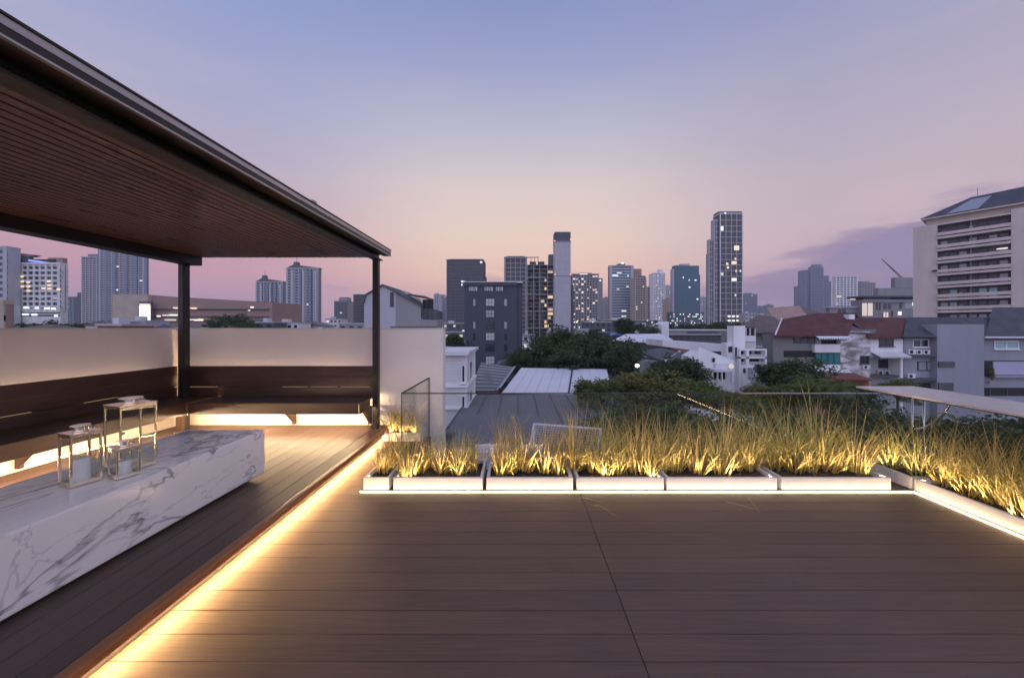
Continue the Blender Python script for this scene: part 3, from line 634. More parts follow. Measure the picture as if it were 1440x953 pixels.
# tall stepped grid tower
Y = 420
t = tower('grid_tower', 'tallest dark glass tower with a white grid and stepped left side', 1012, 1044.6, 301, Y, 14, 'slateblue', 'win', 'offwhite', 6.6, 6.5, .03, ('lity', 'litdim', 'litw'), .36, .38, side='', edge=1, proud=.4, top=[(.0, .99, 3.6, 18, 'concdark')])
tower('wing', '', 1004, 1011.8, 310, Y + 3, 7, 'palegrey', 'win', 'palegrey', 6.6, 3.0, .0, ('lity',), .9, 1.2, side='', t=t, edge=.6)
tower('wing', '', 997, 1003.8, 338, Y + 6, 5, 'palegrey', 'win', 'palegrey', 6.6, 2.6, .0, ('lity',), .8, 1.2, side='', t=t, edge=.5)
tower('wing', '', 994.2, 996.8, 358, Y + 9, 2, 'concdark', 'win', 'palegrey', 3.5, 2.0, .0, ('lity',), .5, 1.2, side='', t=t, edge=.2)
addbox(t, 'lit_window', 'lity', PX(1032, Y), PX(1039, Y), Y - .62, Y - .45, PZ(352, Y), PZ(345.5, Y))
for a, b_, yy in ((1021, 1024, 371), (1022, 1025, 376), (1033, 1035, 364), (1033, 1035, 415), (1034, 1036, 381), (1040, 1042, 381)): addbox(t, 'lit_window', 'lity', PX(a, Y), PX(b_, Y), Y - .3, Y - .2, PZ(yy + 1.6, Y), PZ(yy - 1.6, Y))
for k in range(6): addbox(t, 'lit_window', 'litw', PX(1023 + (k % 3) * 6, Y), PX(1027 + (k % 3) * 6, Y), Y - .62, Y - .45, PZ(452 - k // 3 * 6, Y), PZ(449.5 - k // 3 * 6, Y))
addbox(t, 'roof_lamp', 'litc', PX(1018.5, Y), PX(1020.5, Y), Y - .9, Y - .6, PZ(301, Y), PZ(299, Y))
addbox(t, 'annexe', 'palegrey', PX(1044.8, Y), PX(1047, Y), Y + 8, Y + 20, GZ, PZ(410, Y))
# faint and far towers
far = [(610, 618, 414, 900, 'palegrey', 'narrow pale tower beyond the grey gabled house roof'), (619, 627, 416, 980, 'bluetower', 'faint blue tower touching the left edge of the dark slab office'),
       (850, 857, 419, 950, 'conc', 'low grey tower tucked left of the white banded office'), (914.6, 919, 413, 1100, 'bluetower', 'thin faint sliver tower left of the slim white one'),
       (936.5, 943, 402, 1200, 'palegrey', 'faint pale tower between the slim white tower and the teal one'), (985.5, 993, 418, 1150, 'palegrey', 'faint pale tower between the teal tower and the tallest tower'),
       (1047.5, 1065, 414, 900, 'bluetower', 'hazy blue grey block right behind the tallest tower'), (1067, 1073, 431, 1300, 'bluetower', 'tiny hazy tower just right of the hazy blue block'),
       (1075, 1080, 436, 1350, 'palegrey', 'smallest hazy tower on the horizon above the grey hip roof'), (1081, 1088, 429, 1250, 'bluetower', 'tiny pale tower left of the pinkish tan roof'), (1211.5, 1231, 398, 640, 'conc', 'grey block half hidden right of the white grid tower'),
       (940.5, 945, 420, 700, 'tan', 'slim tan building touching the left side of the teal podium')]
for (a, b_, yt, Y, c, lab) in far:
    tower('distant_tower', lab, a, b_, yt, Y, 30, c, 'winblue', c, 4, 5, .03, ('litw',), 1.4, 1.6, side='', top=[(.2, .7, 4, 12, c)])
t = tower('stepped_tower', 'dark grey stepped twin tower on the right skyline', 1140, 1158, 376, 900, 8, 'bluetower', 'winblue', 'bluetower', 4, 5, .01, ('litw',), .8, 1.2, side='', top=[(.2, .9, 8, 20, 'bluetower')])
for a, b_, yt, dd in ((1132.5, 1139.8, 380, 4), (1126.5, 1132.3, 402, 2), (1158.2, 1165.5, 388, 5), (1165.7, 1168.5, 396, 8)): tower('wing', '', a, b_, yt, 900 + dd, 24, 'bluetower', 'winblue', 'bluetower', 4, 5, .0, ('litw',), .8, 1.2, side='', t=t, edge=.8)
tower('apartment_tower', 'white grid fronted apartment block on the right skyline', 1175, 1206, 389, 600, 6, 'offwhite', 'winblue', 'white', 3.9, 5.4, .03, ('lity', 'litw'), 1.4, 1.5, side='', top=[(.25, .9, 2.2, 10, 'palegrey')])
# ---------- left skyline
Y = 200
t = tower('hospital', 'white ten storey hospital block with a blue rooftop sign', -6, 11, 349, Y - 6, 5, 'palegrey', 'winblue', 'palegrey', 3.4, 4, .03, ('litc',), 2.0, 1.5, side='', cat='hospital')
tower('wing', '', 12, 86, 372, Y, 3, 'offwhite', 'win', 'offwhite', 2.9, 3.6, .0, ('lity',), .9, 1.25, side='R', t=t, zmin=11, edge=1.2, proud=.5)
for k, (a, b_, yy, hh, mt) in enumerate(((16, 85, 416.5, .8, 'litdim'), (18, 85, 424, .9, 'win'), (18, 85, 432.5, 1.0, 'win'), (16, 85, 440, .6, 'shadow'), (16, 85, 443.5, 1.0, 'win'))):
    if mt != 'litdim': addbox(t, 'window_band', mt, PX(a, Y), PX(b_, Y), Y - .08, Y - .002, PZ(yy, Y) - hh / 2, PZ(yy, Y) + hh / 2)
for a, b_, yy in ((20, 32, 416.3), (38, 48, 417), (53, 61, 418), (72, 81, 419.3)): addbox(t, 'lit_window', 'litdim', PX(a, Y), PX(b_, Y), Y - .2, Y - .1, PZ(yy, Y) - .3, PZ(yy, Y) + .3)
for a, b_, yy in ((35, 42, 432.5), (51, 56.5, 433), (64, 71, 433.6), (74, 79, 434), (16, 24, 441.8), (33, 41, 442), (46, 53, 442.4), (78, 82, 444)): addbox(t, 'lit_window', 'litc', PX(a, Y), PX(b_, Y), Y - .62, Y - .1, PZ(yy, Y) - .55, PZ(yy, Y) + .55)
for a, yy in ((30.5, 389), (31, 396), (31, 403), (39.5, 397), (39.8, 403), (40, 409), (68.5, 396), (69, 401), (69.2, 406), (61, 405.5), (82, 407), (13.5, 407)): addbox(t, 'lit_window', 'lity', PX(a, Y), PX(a + 5, Y), Y - .8, Y - .62, PZ(yy, Y) - .5, PZ(yy, Y) + .5)
addbox(t, 'plant_room', 'concdark', PX(-8, Y), PX(38, Y), Y + .6, Y + 2.8, PZ(372, Y) + 1.2, PZ(360, Y)); addbox(t, 'plant_room', 'brownmall', PX(65, Y), PX(86, Y), Y + .6, Y + 2.8, PZ(372, Y) + 1.12, PZ(362, Y))
MB().prism([(PX(-10, Y), Y + 1, PZ(357, Y)), (PX(-10, Y), Y + 1, PZ(351, Y)), (PX(46, Y), Y + 1, PZ(358, Y)), (PX(38, Y), Y + 1, PZ(360, Y))], (0, 3, 0)).build('canopy_roof', M['brownmall'], t, Vector(t.location))
s_ = addbox(t, 'sign_box', 'shadow', PX(40, Y), PX(77, Y), Y + .2, Y + 1.4, PZ(372, Y) + 1.12, PZ(364.5, Y))
q = MB().prism([(PX(40.5, Y), Y + .1, PZ(364.8, Y)), (PX(74, Y), Y + .1, PZ(369.6, Y)), (PX(74, Y), Y + .1, PZ(371.2, Y)), (PX(40.5, Y), Y + .1, PZ(367.4, Y))], (0, -.3, 0)); q.build('sign_glow', M['blue'], s_, Vector(t.location))
tower('house_block', 'small brown flat block at the far left end above the white wall', -30, 8, 428, 90, 1.5, 'brownmall', 'win', 'tan', 3.2, 3, 0, mv=1.2, mh=1.4, side='', cat='house')
# twin towers
t = tower('apartment_tower', 'blue grey condominium tower, taller of the left pair beside the pavilion post', 140, 203, 346, 500, 6, 'bluetower', 'winblue', 'palegrey', 3.3, 5.4, .02, ('litw', 'lity'), .6, 1.0, side='', edge=1.5, proud=.8)
tower('wing', '', 138, 141, 348, 502, 20, 'bluetower', 'winblue', 'bluetower', 3.3, 3.0, 0, mv=.8, side='', t=t)
for a in (148, 160, 176, 190, 204): addbox(t, 'pilaster', 'bluetower', PX(a, 500), PX(a + 4, 500), 498.4, 499.99 - .9, GZ, PZ(347, 500))
tower('apartment_tower', 'blue grey condominium tower, shorter of the left pair', 115, 137.5, 362, 510, 6, 'bluetower', 'winblue', 'palegrey', 3.3, 4.6, .015, ('litw',), .7, 1.1, side='', edge=1.2, proud=.7, top=[(.35, .99, 5, 14, 'bluetower')])
tower('distant_tower', 'dim blue block between the hospital and the shorter left condominium', 93, 104, 418, 520, 20, 'bluetower', 'winblue', 'bluetower', 4, 4, .01, mv=.8, side='')
tower('distant_tower', 'dim narrow brown block beside the shorter left condominium', 109, 116, 412, 620, 20, 'concdark', 'winblue', 'concdark', 4, 4, .01, mv=.8, side='')
# mall
Y = 180; t = thing('shopping_mall', 'long brown shopping mall with a glowing white sign', 'mall', (PX(250, Y), Y, GZ)); off = Vector(t.location)
addbox(t, 'wall', 'tan', PX(158, Y), PX(208, Y), Y, Y + 30, GZ, PZ(414, Y))
tbuild(t, 'wall', 'brownmall', MB().prism([(PX(208, Y) + .01, Y + 2, GZ), (PX(356, Y), Y + 14, GZ), (PX(356, Y), Y + 14, PZ(425, Y + 14)), (PX(240, Y), Y + 4.5, PZ(416.5, Y)), (PX(208, Y) + .01, Y + 2, PZ(415, Y))], (4, 20, 0)))
for za, zb_ in ((433.5, 435), (444, 445.5), (450, 451)):
    tbuild(t, 'ledge', 'concdark', MB().prism([(PX(208, Y), Y + 1.9, PZ(za, Y)), (PX(352, Y), Y + 13.4, PZ(za + .6, Y + 13)), (PX(352, Y), Y + 13.4, PZ(zb_ + .6, Y + 13)), (PX(208, Y), Y + 1.9, PZ(zb_, Y))], (.1, -.8, 0)))
addbox(t, 'sign_frame', 'concdark', PX(199, Y), PX(216, Y), Y - 1.2, Y - .3, PZ(454.5, Y), PZ(424, Y))
MB().box(PX(200.5, Y), PX(214.6, Y), Y - 1.5, Y - 1.21, PZ(453, Y), PZ(429.5, Y)).build('lit_sign', M['bright'], t, off); MB().box(PX(200.5, Y), PX(214.6, Y), Y - 1.5, Y - 1.21, PZ(428.6, Y), PZ(427.2, Y)).build('lit_sign', M['lity'], t, off)
for a, b_, yy, mt in ((189, 195, 441.5, 'litw'), (221, 226, 444.4, 'litw'), (229, 238, 443.3, 'litdim'), (239, 250, 443, 'litw'), (244, 250, 433.2, 'lity'), (263, 277, 433.5, 'lity'), (266, 286, 450, 'litw'), (279, 286, 449.5, 'lity'), (346, 357, 432, 'litw'), (343, 352, 436, 'litw'), (303, 307, 450.5, 'litc'), (232, 248, 449.8, 'litdim')):
    f_ = max(0, (a - 208) / 148); yq = Y + 2 + 12 * f_ - 1.2
    MB().box(PX(a, yq), PX(b_, yq), yq - .3, yq, PZ(yy, yq) - .42, PZ(yy, yq) + .42).build('lit_window', M[mt], t, off)
# residential pair behind the pavilion
for nm, lab, a, b_, yt, Y, cr in (('apartment_tower', 'tall pale condominium with a winged roof seen beneath the pavilion roof', 403, 452, 378, 420, 1), ('apartment_tower', 'lower pale condominium with a winged roof and antenna', 360, 402, 397, 470, 1)):
    t = tower(nm, lab, a, b_ - 4, yt, Y, 6, 'bluetower', 'winblue', 'palegrey', 3.3, 4.4, .012, ('litw',), 1.1, 1.0, side='', edge=1.4, proud=.8)
    w_ = b_ - 4 - a
    for f_ in (.18, .42, .52, .72, .9): addbox(t, 'pilaster', 'palegrey' if f_ in (.18, .52, .9) else 'bluetower', PX(a + w_ * f_, Y), PX(a + w_ * (f_ + .07), Y), Y - 2.2, Y - .9, GZ, PZ(yt + 2, Y))
    q = MB().prism([(PX(a - 1, Y), Y, PZ(yt - 1, Y)), (PX(a + w_ * .2, Y), Y, PZ(yt - 6, Y)), (PX(b_ - 3, Y), Y, PZ(yt - 1.5, Y)), (PX(b_ - 3, Y), Y, PZ(yt - .2, Y))], (0, 6, 0)); tbuild(t, 'winged_roof', 'concdark', q)
    addbox(t, 'plant_room', 'concdark', PX(a + w_ * .2, Y), PX(a + w_ * .34, Y), Y + 1, Y + 5, PZ(yt - 3, Y), PZ(yt - 10, Y)); tbuild(t, 'antenna', 'concdark', MB().tube([(PX(a + w_ * .27, Y), Y + 3, PZ(yt - 10, Y)), (PX(a + w_ * .27, Y), Y + 3, PZ(yt - 16, Y))], .25, 6))
    addbox(t, 'roof_lamp', 'litc', PX(b_ - 9, Y), PX(b_ - 7, Y), Y - 1, Y - .6, PZ(yt + 6.6, Y), PZ(yt + 5, Y))
tower('apartment_tower', 'small stepped grey tower left of the dark block by the gabled house', 470, 489, 424, 620, 24, 'conc', 'winblue', 'concdark', 3.5, 4, .02, mv=1, side='', top=[(.3, .9, 8, 16, 'conc')])
tower('office_block', 'dark square block touching the left side of the gabled house', 497, 514, 415, 420, 20, 'concdark', 'win', 'concdark', 3.5, 4, .01, mv=.5, side='')
t = thing('pagoda', 'small golden temple spire lit up between the two pale condominiums', 'temple', (PX(404, 330), 330, GZ)); off = Vector(t.location); cx = PX(404, 330)
q = MB().cyl(cx, 330, GZ, PZ(449, 330), 6, 10).cyl(cx, 330, PZ(449, 330), PZ(443, 330), 4.2, 10, 3.4).cyl(cx, 330, PZ(443, 330), PZ(437, 330), 3.0, 10, 2.2).cyl(cx, 330, PZ(437, 330), PZ(424, 330), 1.2, 10, .1); tbuild(t, 'spire', 'goldp', q)
addbox(t, 'lit_window', 'litdim', cx - 2.4, cx + 2.4, 325.2, 325.4, PZ(443, 330), PZ(438.5, 330)); addbox(t, 'lit_window', 'lity', cx - 5, cx + 5, 323.4, 323.6, PZ(450, 330), PZ(448.8, 330))
# ================================================================ mid-distance neighbours
def bx(t, nm, mt, a, b_, y0, y1, top, bot, Y, par=None):
    """box whose front sits at depth Y+y0, given by its photo outline at that depth"""
    D = Y + y0
    return MB().box(PX(a, D), PX(b_, D), D, Y + y1, PZ(bot, D), PZ(top, D)).build(nm, M[mt], par or t, Vector(t.location))
def window(t, a, b_, top, bot, Y, y0=0, fr='white', pane='win', cols=2, sill=False, fw=.07):
    D = Y + y0; x0, x1, z0, z1 = PX(a, D), PX(b_, D), PZ(bot, D), PZ(top, D); off = Vector(t.location)
    q = MB().box(x0, x1, D - .09, D - .004, z0, z0 + fw).box(x0, x1, D - .09, D - .004, z1 - fw, z1).box(x0, x0 + fw, D - .09, D - .004, z0 + fw, z1 - fw).box(x1 - fw, x1, D - .09, D - .004, z0 + fw, z1 - fw)
    cw = (x1 - x0) / cols
    for k in range(1, cols): q.box(x0 + k * cw - fw / 2, x0 + k * cw + fw / 2, D - .085, D - .006, z0 + fw, z1 - fw)
    f = q.build('window', M[fr], t, off)
    pq = MB()
    for k in range(cols): pq.box(x0 + k * cw + fw / 2 + .005, x0 + (k + 1) * cw - fw / 2 - .005, D - .05, D - .02, z0 + fw, z1 - fw)
    pq.build('pane', M[pane], f, off)
    if sill: MB().box(x0 - .08, x1 + .08, D - .22, D - .003, z0 - .09, z0 - .003).build('sill', M[fr], f, off)
    return f
def aircon(t, a, b_, top, bot, Y, y0):
    D = Y + y0; x0, x1, z0, z1 = PX(a, D), PX(b_, D), PZ(bot, D), PZ(top, D); off = Vector(t.location)
    u = MB().box(x0, x1, D - .35, D - .01, z0, z1).build('air_conditioner', M['offwhite'], t, off, bevel=.02)
    r = min(x1 - x0, z1 - z0) * .36; cx, cz = x0 + (x1 - x0) * .38, (z0 + z1) / 2
    MB().tube([(cx, D - .36, cz), (cx, D - .352, cz)], r, 14).build('fan_grille', M['shadow'], u, off)
def sloped(t, nm, mt, pts, d=(0, 0, -.22)): return MB().prism(pts, d).build(nm, M[mt], t, Vector(t.location))
def awning(t, a, b_, top, bot, Y, y0, out, mt='offwhite'):
    D = Y + y0; x0, x1 = PX(a, D), PX(b_, D); zt, zb_ = PZ(top, D), PZ(bot, D - out)
    aw = MB().prism([(x0, D - .01, zt), (x1, D - .01, zt), (x1, D - out, zb_), (x0, D - out, zb_)], (0, 0, .05)).build('awning', M[mt], t, Vector(t.location))
    n = max(4, int((x1 - x0) / .3)); q = MB()
    for k in range(n): q.box(x0 + (x1 - x0) * k / n, x0 + (x1 - x0) * (k + .55) / n, D - out - .012, D - out, zb_ - .16, zb_ + .04)
    q.build('valance', M[mt], aw, Vector(t.location))

# ---- blue grey row house, far right
Y = 46; t = thing('row_house', 'blue grey house with slate roof and tall blank projecting wall', 'house', (PX(1370, Y), Y, GZ)); off = Vector(t.location)
bx(t, 'wall', 'bluegrey', 1271, 1316, 0, 2, 472, 640, Y); bx(t, 'wall', 'bluegrey', 1384, 1520, 0, 3, 475, 640, Y); bx(t, 'projecting_wall', 'bluegrey', 1318, 1384, -.8, 1.2, 456, 640, Y)
def roof_slab(e0, e1, r0, r1, eave_px, ridge_px, y0, y1, mt='slate', nm='roof'):
    """tiled slope from the eave (photo x e0..e1, depth y0) up to the ridge (r0..r1, depth y1), then down behind"""
    ze, zr = PZ(eave_px, y0), PZ(ridge_px, y1); a, b_, c, d = PX(e0, y0), PX(e1, y0), PX(r1, y1), PX(r0, y1); dy = y1 - y0
    sloped(t, nm, mt, [(a, y0, ze), (b_, y0, ze), (c, y1, zr), (d, y1, zr)]); sloped(t, nm, mt, [(d, y1 + .01, zr), (c, y1 + .01, zr), (c + (c - b_) * .9, y1 + dy * .9, ze + .3), (d + (c - b_) * .9, y1 + dy * .9, ze + .3)])
roof_slab(1270, 1384, 1275, 1397, 472.5, 446, Y - .7, Y + 2.6); roof_slab(1385, 1540, 1396, 1540, 474, 432, Y - .7, Y + 3.6)
sloped(t, 'gable_edge', 'bluegrey', [(PX(1312, Y), Y - .78, PZ(456.5, Y)), (PX(1318, Y), Y - .78, PZ(456.5, Y)), (PX(1318, Y), Y - .78, PZ(472, Y))], (0, .5, 0))
bx(t, 'gutter', 'offwhite', 1386, 1522, -.95, -.72, 473, 475.5, Y); bx(t, 'gutter', 'concdark', 1271, 1316, -.95, -.72, 471.5, 474, Y)
window(t, 1283, 1305, 477, 488, Y, 0, 'white', 'win', 2, True); window(t, 1290, 1315, 508, 521, Y, 0, 'shadow', 'winpale', 2)
bx(t, 'ledge', 'concdark', 1272, 1316, -.8, -.003, 498.5, 501, Y); bx(t, 'ledge', 'concdark', 1272, 1316, -.8, -.003, 532, 535, Y)
for a, b_, c, d in ((1274, 1284, 491, 498), (1285.5, 1293, 491.5, 498), (1294.5, 1304, 491.5, 498), (1310, 1316, 482.5, 491), (1273, 1283.5, 525, 531.5)): aircon(t, a, b_, c, d, Y, 0)
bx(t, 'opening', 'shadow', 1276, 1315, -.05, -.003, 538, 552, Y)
for c, d in ((508, 516.5), (538, 549)):
    v_ = bx(t, 'louvre', 'concdark', 1320, 1343 if c < 520 else 1341, -.88, -.803, c, d, Y)
    for k in range(5): bx(t, 'slat', 'greyroof', 1320.5, 1342 if c < 520 else 1340.5, -.94, -.884, c + .6 + k * (d - c) / 5, c + .6 + k * (d - c) / 5 + (d - c) / 10, Y, v_)
window(t, 1397, 1432, 479, 491, Y, 0, 'white', 'curtain', 2, True, .14)
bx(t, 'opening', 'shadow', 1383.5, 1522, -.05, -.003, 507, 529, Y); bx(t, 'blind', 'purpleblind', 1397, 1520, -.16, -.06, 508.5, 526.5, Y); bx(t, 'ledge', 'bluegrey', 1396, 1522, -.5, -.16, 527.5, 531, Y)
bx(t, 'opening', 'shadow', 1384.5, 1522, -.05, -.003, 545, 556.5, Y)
for k in range(5): bx(t, 'pipe', 'concdark', 1392 + k * 24, 1393 + k * 24, -.12, -.055, 545, 556.5, Y)
bx(t, 'drainpipe', 'offwhite', 1315, 1316, -.1, -.004, 474, 600, Y)
# ---- white terrace house
Y = 46; t = thing('row_house', 'white terrace house with red tiled roof beside the slate roofed house', 'house', (PX(1248, Y), Y, GZ))
bx(t, 'wall', 'white', 1224, 1270, 0, 2, 474, 502, Y); bx(t, 'wall', 'palegrey', 1224, 1276, 1.2, 3, 502.1, 640, Y); bx(t, 'side_pier', 'white', 1266.5, 1270, -.4, 1.19, 502.2, 640, Y)
roof_slab(1223, 1271, 1190, 1274, 474, 446.5, Y - .6, Y + 2.6, 'redroof')
window(t, 1236, 1256, 475.5, 487, Y, 0, 'concdark', 'win', 2, True); window(t, 1235, 1255, 505, 517.5, Y, 1.2, 'concdark', 'win', 2)
awning(t, 1224, 1267, 495, 502, Y, 0, 1.3); bx(t, 'ledge', 'concdark', 1224, 1269, -.2, 1.19, 527.5, 530, Y)
aircon(t, 1232, 1239, 520.5, 527, Y, 1.2); aircon(t, 1241, 1248, 520.5, 527, Y, 1.2)
# ---- stained house
Y = 46; t = thing('row_house', 'shabby white house with black stained plaster, teal shutter and old awnings', 'house', (PX(1185, Y), Y, GZ))
bx(t, 'stained_wall', 'stain', 1182, 1224, -.12, 2, 466, 640, Y); bx(t, 'wall', 'palegrey', 1146, 1182, .6, 2, 472, 640, Y)
sloped(t, 'lean_roof', 'greyroof', [(PX(1181, Y), Y - .3, PZ(467, Y)), (PX(1226, Y), Y - .3, PZ(468, Y)), (PX(1239, Y + 2), Y + 2, PZ(456, Y + 2)), (PX(1184, Y + 2), Y + 2, PZ(456, Y + 2))], (0, 0, -.15))
window(t, 1209, 1222, 500, 511.5, Y, -.12, 'concdark', 'win', 2, True); aircon(t, 1210, 1220, 513, 518.5, Y, -.12)
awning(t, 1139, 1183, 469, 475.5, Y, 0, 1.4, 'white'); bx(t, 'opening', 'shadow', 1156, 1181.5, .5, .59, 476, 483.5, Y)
bx(t, 'balcony_wall', 'white', 1146, 1181.8, -.5, .55, 484, 495.5, Y); bx(t, 'shutter', 'teal', 1146.5, 1181, -.2, .55, 496, 512.5, Y)
for k in range(4): bx(t, 'shutter_rail', 'winteal', 1147 + k * 8.7, 1147.6 + k * 8.7, -.26, -.205, 496, 512.5, Y)
bx(t, 'balcony_wall', 'white', 1146, 1181.8, -.5, .55, 513, 521, Y); awning(t, 1146, 1192, 520, 528, Y, -.55, 1.2)
# ---- dark red roofed house
Y = 46; t = thing('row_house', 'grey green house under a broad dark red tiled roof', 'house', (PX(1120, Y), Y, GZ))
bx(t, 'wall', 'greygreen', 1087, 1145.5, 0, 2, 470, 640, Y)
sloped(t, 'roof', 'redroof', [(PX(1083, Y), Y - .9, PZ(471, Y - .9)), (PX(1183, Y), Y - .9, PZ(471, Y - .9)), (PX(1204, Y + 3), Y + 3, PZ(441, Y + 3)), (PX(1150, Y + 3), Y + 3, PZ(440, Y + 3)), (PX(1100, Y + 2), Y + 2, PZ(448.5, Y + 2))])
sloped(t, 'roof', 'redroof', [(PX(1150, Y + 3), Y + 3.02, PZ(440, Y + 3)), (PX(1204, Y + 3), Y + 3.02, PZ(440, Y + 3)), (PX(1214, Y + 6), Y + 6, PZ(452, Y + 6)), (PX(1140, Y + 6), Y + 6, PZ(452, Y + 6))])
sloped(t, 'barge_board', 'offwhite', [(PX(1082, Y), Y - .95, PZ(471, Y - .9)), (PX(1084, Y), Y - .95, PZ(471, Y - .9)), (PX(1100.6, Y + 2), Y + 2, PZ(448, Y + 2)), (PX(1099, Y + 2), Y + 2, PZ(448, Y + 2))], (0, 0, .14))
window(t, 1116, 1146, 472.5, 482.5, Y, 0, 'concdark', 'win', 3); bx(t, 'opening', 'shadow', 1103, 1146, -.08, -.004, 493, 502, Y)
bx(t, 'roof_vent', 'white', 1194, 1202, 1.6, 2.4, 442, 449, Y)
Y = 70; t = thing('row_house', 'pinkish tan gable roof rising behind the dark red roof', 'house', (PX(1125, Y), Y, GZ))
sloped(t, 'roof', 'pinkroof', [(PX(1089, Y), Y, PZ(449, Y)), (PX(1140, Y), Y, PZ(449, Y)), (PX(1153, Y), Y + 5, PZ(430, Y + 5)), (PX(1103, Y), Y + 5, PZ(432.5, Y + 5))])
sloped(t, 'roof', 'brownroof', [(PX(1140.2, Y), Y, PZ(449, Y)), (PX(1153.2, Y), Y + 5, PZ(430, Y + 5)), (PX(1168, Y), Y + 1, PZ(443, Y + 1))], (.1, .3, -.3)); bx(t, 'wall', 'palegrey', 1092, 1160, .5, 9, 449, 560, Y)
Y = 60; t = thing('row_house', 'grey house with a brown grey hip roof behind the white modern house', 'house', (PX(1070, Y), Y, GZ))
bx(t, 'wall', 'greygreen', 1052, 1094, 0, 8, 466, 600, Y)
for q in ([(1050, -.8, 467), (1098, -.8, 467), (1088, 4, 445), (1068, 4, 442)], [(1026, 4, 467), (1049.6, -.8, 467), (1067.8, 4, 442)], [(1098.2, -.8, 467), (1110, 7, 462), (1088.2, 4, 445)]):
    sloped(t, 'roof', 'brownroof', [(PX(a, Y + d), Y + d, PZ(p, Y + d)) for a, d, p in q])
window(t, 1071, 1087, 470, 478, Y, 0, 'concdark', 'win', 2); bx(t, 'balcony_wall', 'offwhite', 1066, 1087, -.8, -.02, 486, 489, Y); bx(t, 'opening', 'shadow', 1066, 1087, -.06, -.01, 490, 506, Y)
Y = 38; t = thing('shed', 'low rust red tiled roof among the trees below the stained house', 'shed', (PX(1175, Y), Y, GZ))
for q in ([(1136, 0, 531), (1226, 0, 533), (1200, 5, 524), (1166, 5, 524)],): sloped(t, 'roof', 'rustroof', [(PX(a, Y + d), Y + d, PZ(p, Y + d)) for a, d, p in q])
bx(t, 'wall', 'brick', 1140, 1222, .6, 7, 533, 600, Y)
# ---- white modern house
Y = 42; t = thing('modern_house', 'white modern house with a tall stair tower and framed balconies', 'house', (PX(1045, Y), Y, GZ)); off = Vector(t.location)
bx(t, 'tower_wall', 'white', 1032, 1048, 1.6, 3, 458, 640, Y); bx(t, 'wall', 'offwhite', 1048.1, 1063, 2.6, 4, 479, 640, Y); bx(t, 'wall', 'white', 1022, 1031.9, 2, 3.2, 482, 640, Y)
bx(t, 'roof_terrace', 'concdark', 1049, 1062.5, 2.8, 4, 459, 461, Y)
for a in (1049, 1055, 1062): bx(t, 'terrace_post', 'offwhite', a, a + .8, 2.8, 3.0, 461, 479, Y)
bx(t, 'terrace_wall', 'white', 1048.2, 1063, 2.4, 2.59, 472, 480, Y); bx(t, 'opening', 'shadow', 1050, 1061, 3.6, 3.7, 461.5, 472, Y)
window(t, 1024, 1029.5, 487, 495, Y, 2, 'concdark', 'win', 1); window(t, 1033.5, 1036, 488, 502, Y, 1.6, 'concdark', 'win', 1)
# framed balconies
bx(t, 'wall', 'white', 1039.5, 1078.5, 0, 1.5, 513, 640, Y)
q = MB()
for a, b_, c, d in ((1040, 1078.5, 490.5, 493), (1040, 1078.5, 501.8, 504), (1040, 1042, 493, 513), (1049.5, 1053.5, 493, 513), (1076, 1078.5, 493, 513)): q.box(PX(a, Y), PX(b_, Y), Y, Y + .5, PZ(d, Y), PZ(c, Y))
q.build('balcony_frame', M['white'], t, off); bx(t, 'opening', 'shadow', 1040.2, 1078.3, 1.6, 1.8, 491, 513, Y); bx(t, 'balcony_floor', 'palegrey', 1040.2, 1078.2, .51, 1.59, 502, 504, Y)
for a, b_, c in ((1054, 1076, 498), (1042.5, 1049, 498), (1054, 1076, 508.5), (1042.5, 1049, 508.5)): bx(t, 'balustrade', 'palegrey', a, b_, .15, .25, c, c + 3.5, Y)
for a, c, mt in ((1057, 494, 'winpale'), (1064, 494, 'win'), (1070, 494, 'winpale'), (1058, 505, 'win'), (1067, 505, 'winpale')): bx(t, 'window', mt, a, a + 4, 1.5, 1.59, c, c + 7, Y)
window(t, 1045, 1048, 517.5, 524, Y, 0, 'concdark', 'win', 1); bx(t, 'base_wall', 'palegrey', 1054, 1078.4, -.25, -.01, 517, 600, Y)
# white low wing with one sloping roof line
Y = 40; t = thing('modern_house', 'low white house with a long sloping parapet and one lit round window', 'house', (PX(1000, Y), Y, GZ)); off = Vector(t.location)
MB().prism([(PX(a, Y), Y, PZ(p, Y)) for a, p in ((970, 640), (970, 501), (982, 494), (983, 487.5), (1033, 507), (1033, 640))], (0, 2, 0)).build('wall', M['white'], t, off)
bx(t, 'porch', 'offwhite', 1005, 1033.5, -1.6, -.02, 520, 523, Y); bx(t, 'porch_wall', 'offwhite', 1006, 1033, -.3, -.01, 511, 519.5, Y); bx(t, 'opening', 'shadow', 1001, 1020, -.06, -.01, 523.3, 533, Y)
for a in (1002, 1009, 1015, 1029): bx(t, 'column', 'white', a, a + 1.2, -1.5, -1.3, 523.1, 538, Y)
MB().tube([(PX(1025.5, Y), Y - .42, PZ(514.5, Y)), (PX(1025.5, Y), Y - .36, PZ(514.5, Y))], .28, 18).build('round_window', M['litdim'], t, off)
window(t, 1001, 1005, 503, 509, Y, 0, 'concdark', 'win', 1); bx(t, 'opening', 'shadow', 971, 981, -.06, -.01, 517, 533, Y)
MB().prism([(PX(1033.1, Y), Y - 1.4, PZ(a, Y)) for a in (522, 545)] + [(PX(1042, Y), Y - 3, PZ(545, Y)), (PX(1034, Y), Y - 1.4, PZ(522, Y))], (0, .2, 0)).build('fence_panel', M['offwhite'], t, off)
Y = 62; t = thing('boundary_wall', 'long white parapet stepping down left of the low white house', 'wall', (PX(955, Y), Y, GZ)); off = Vector(t.location)
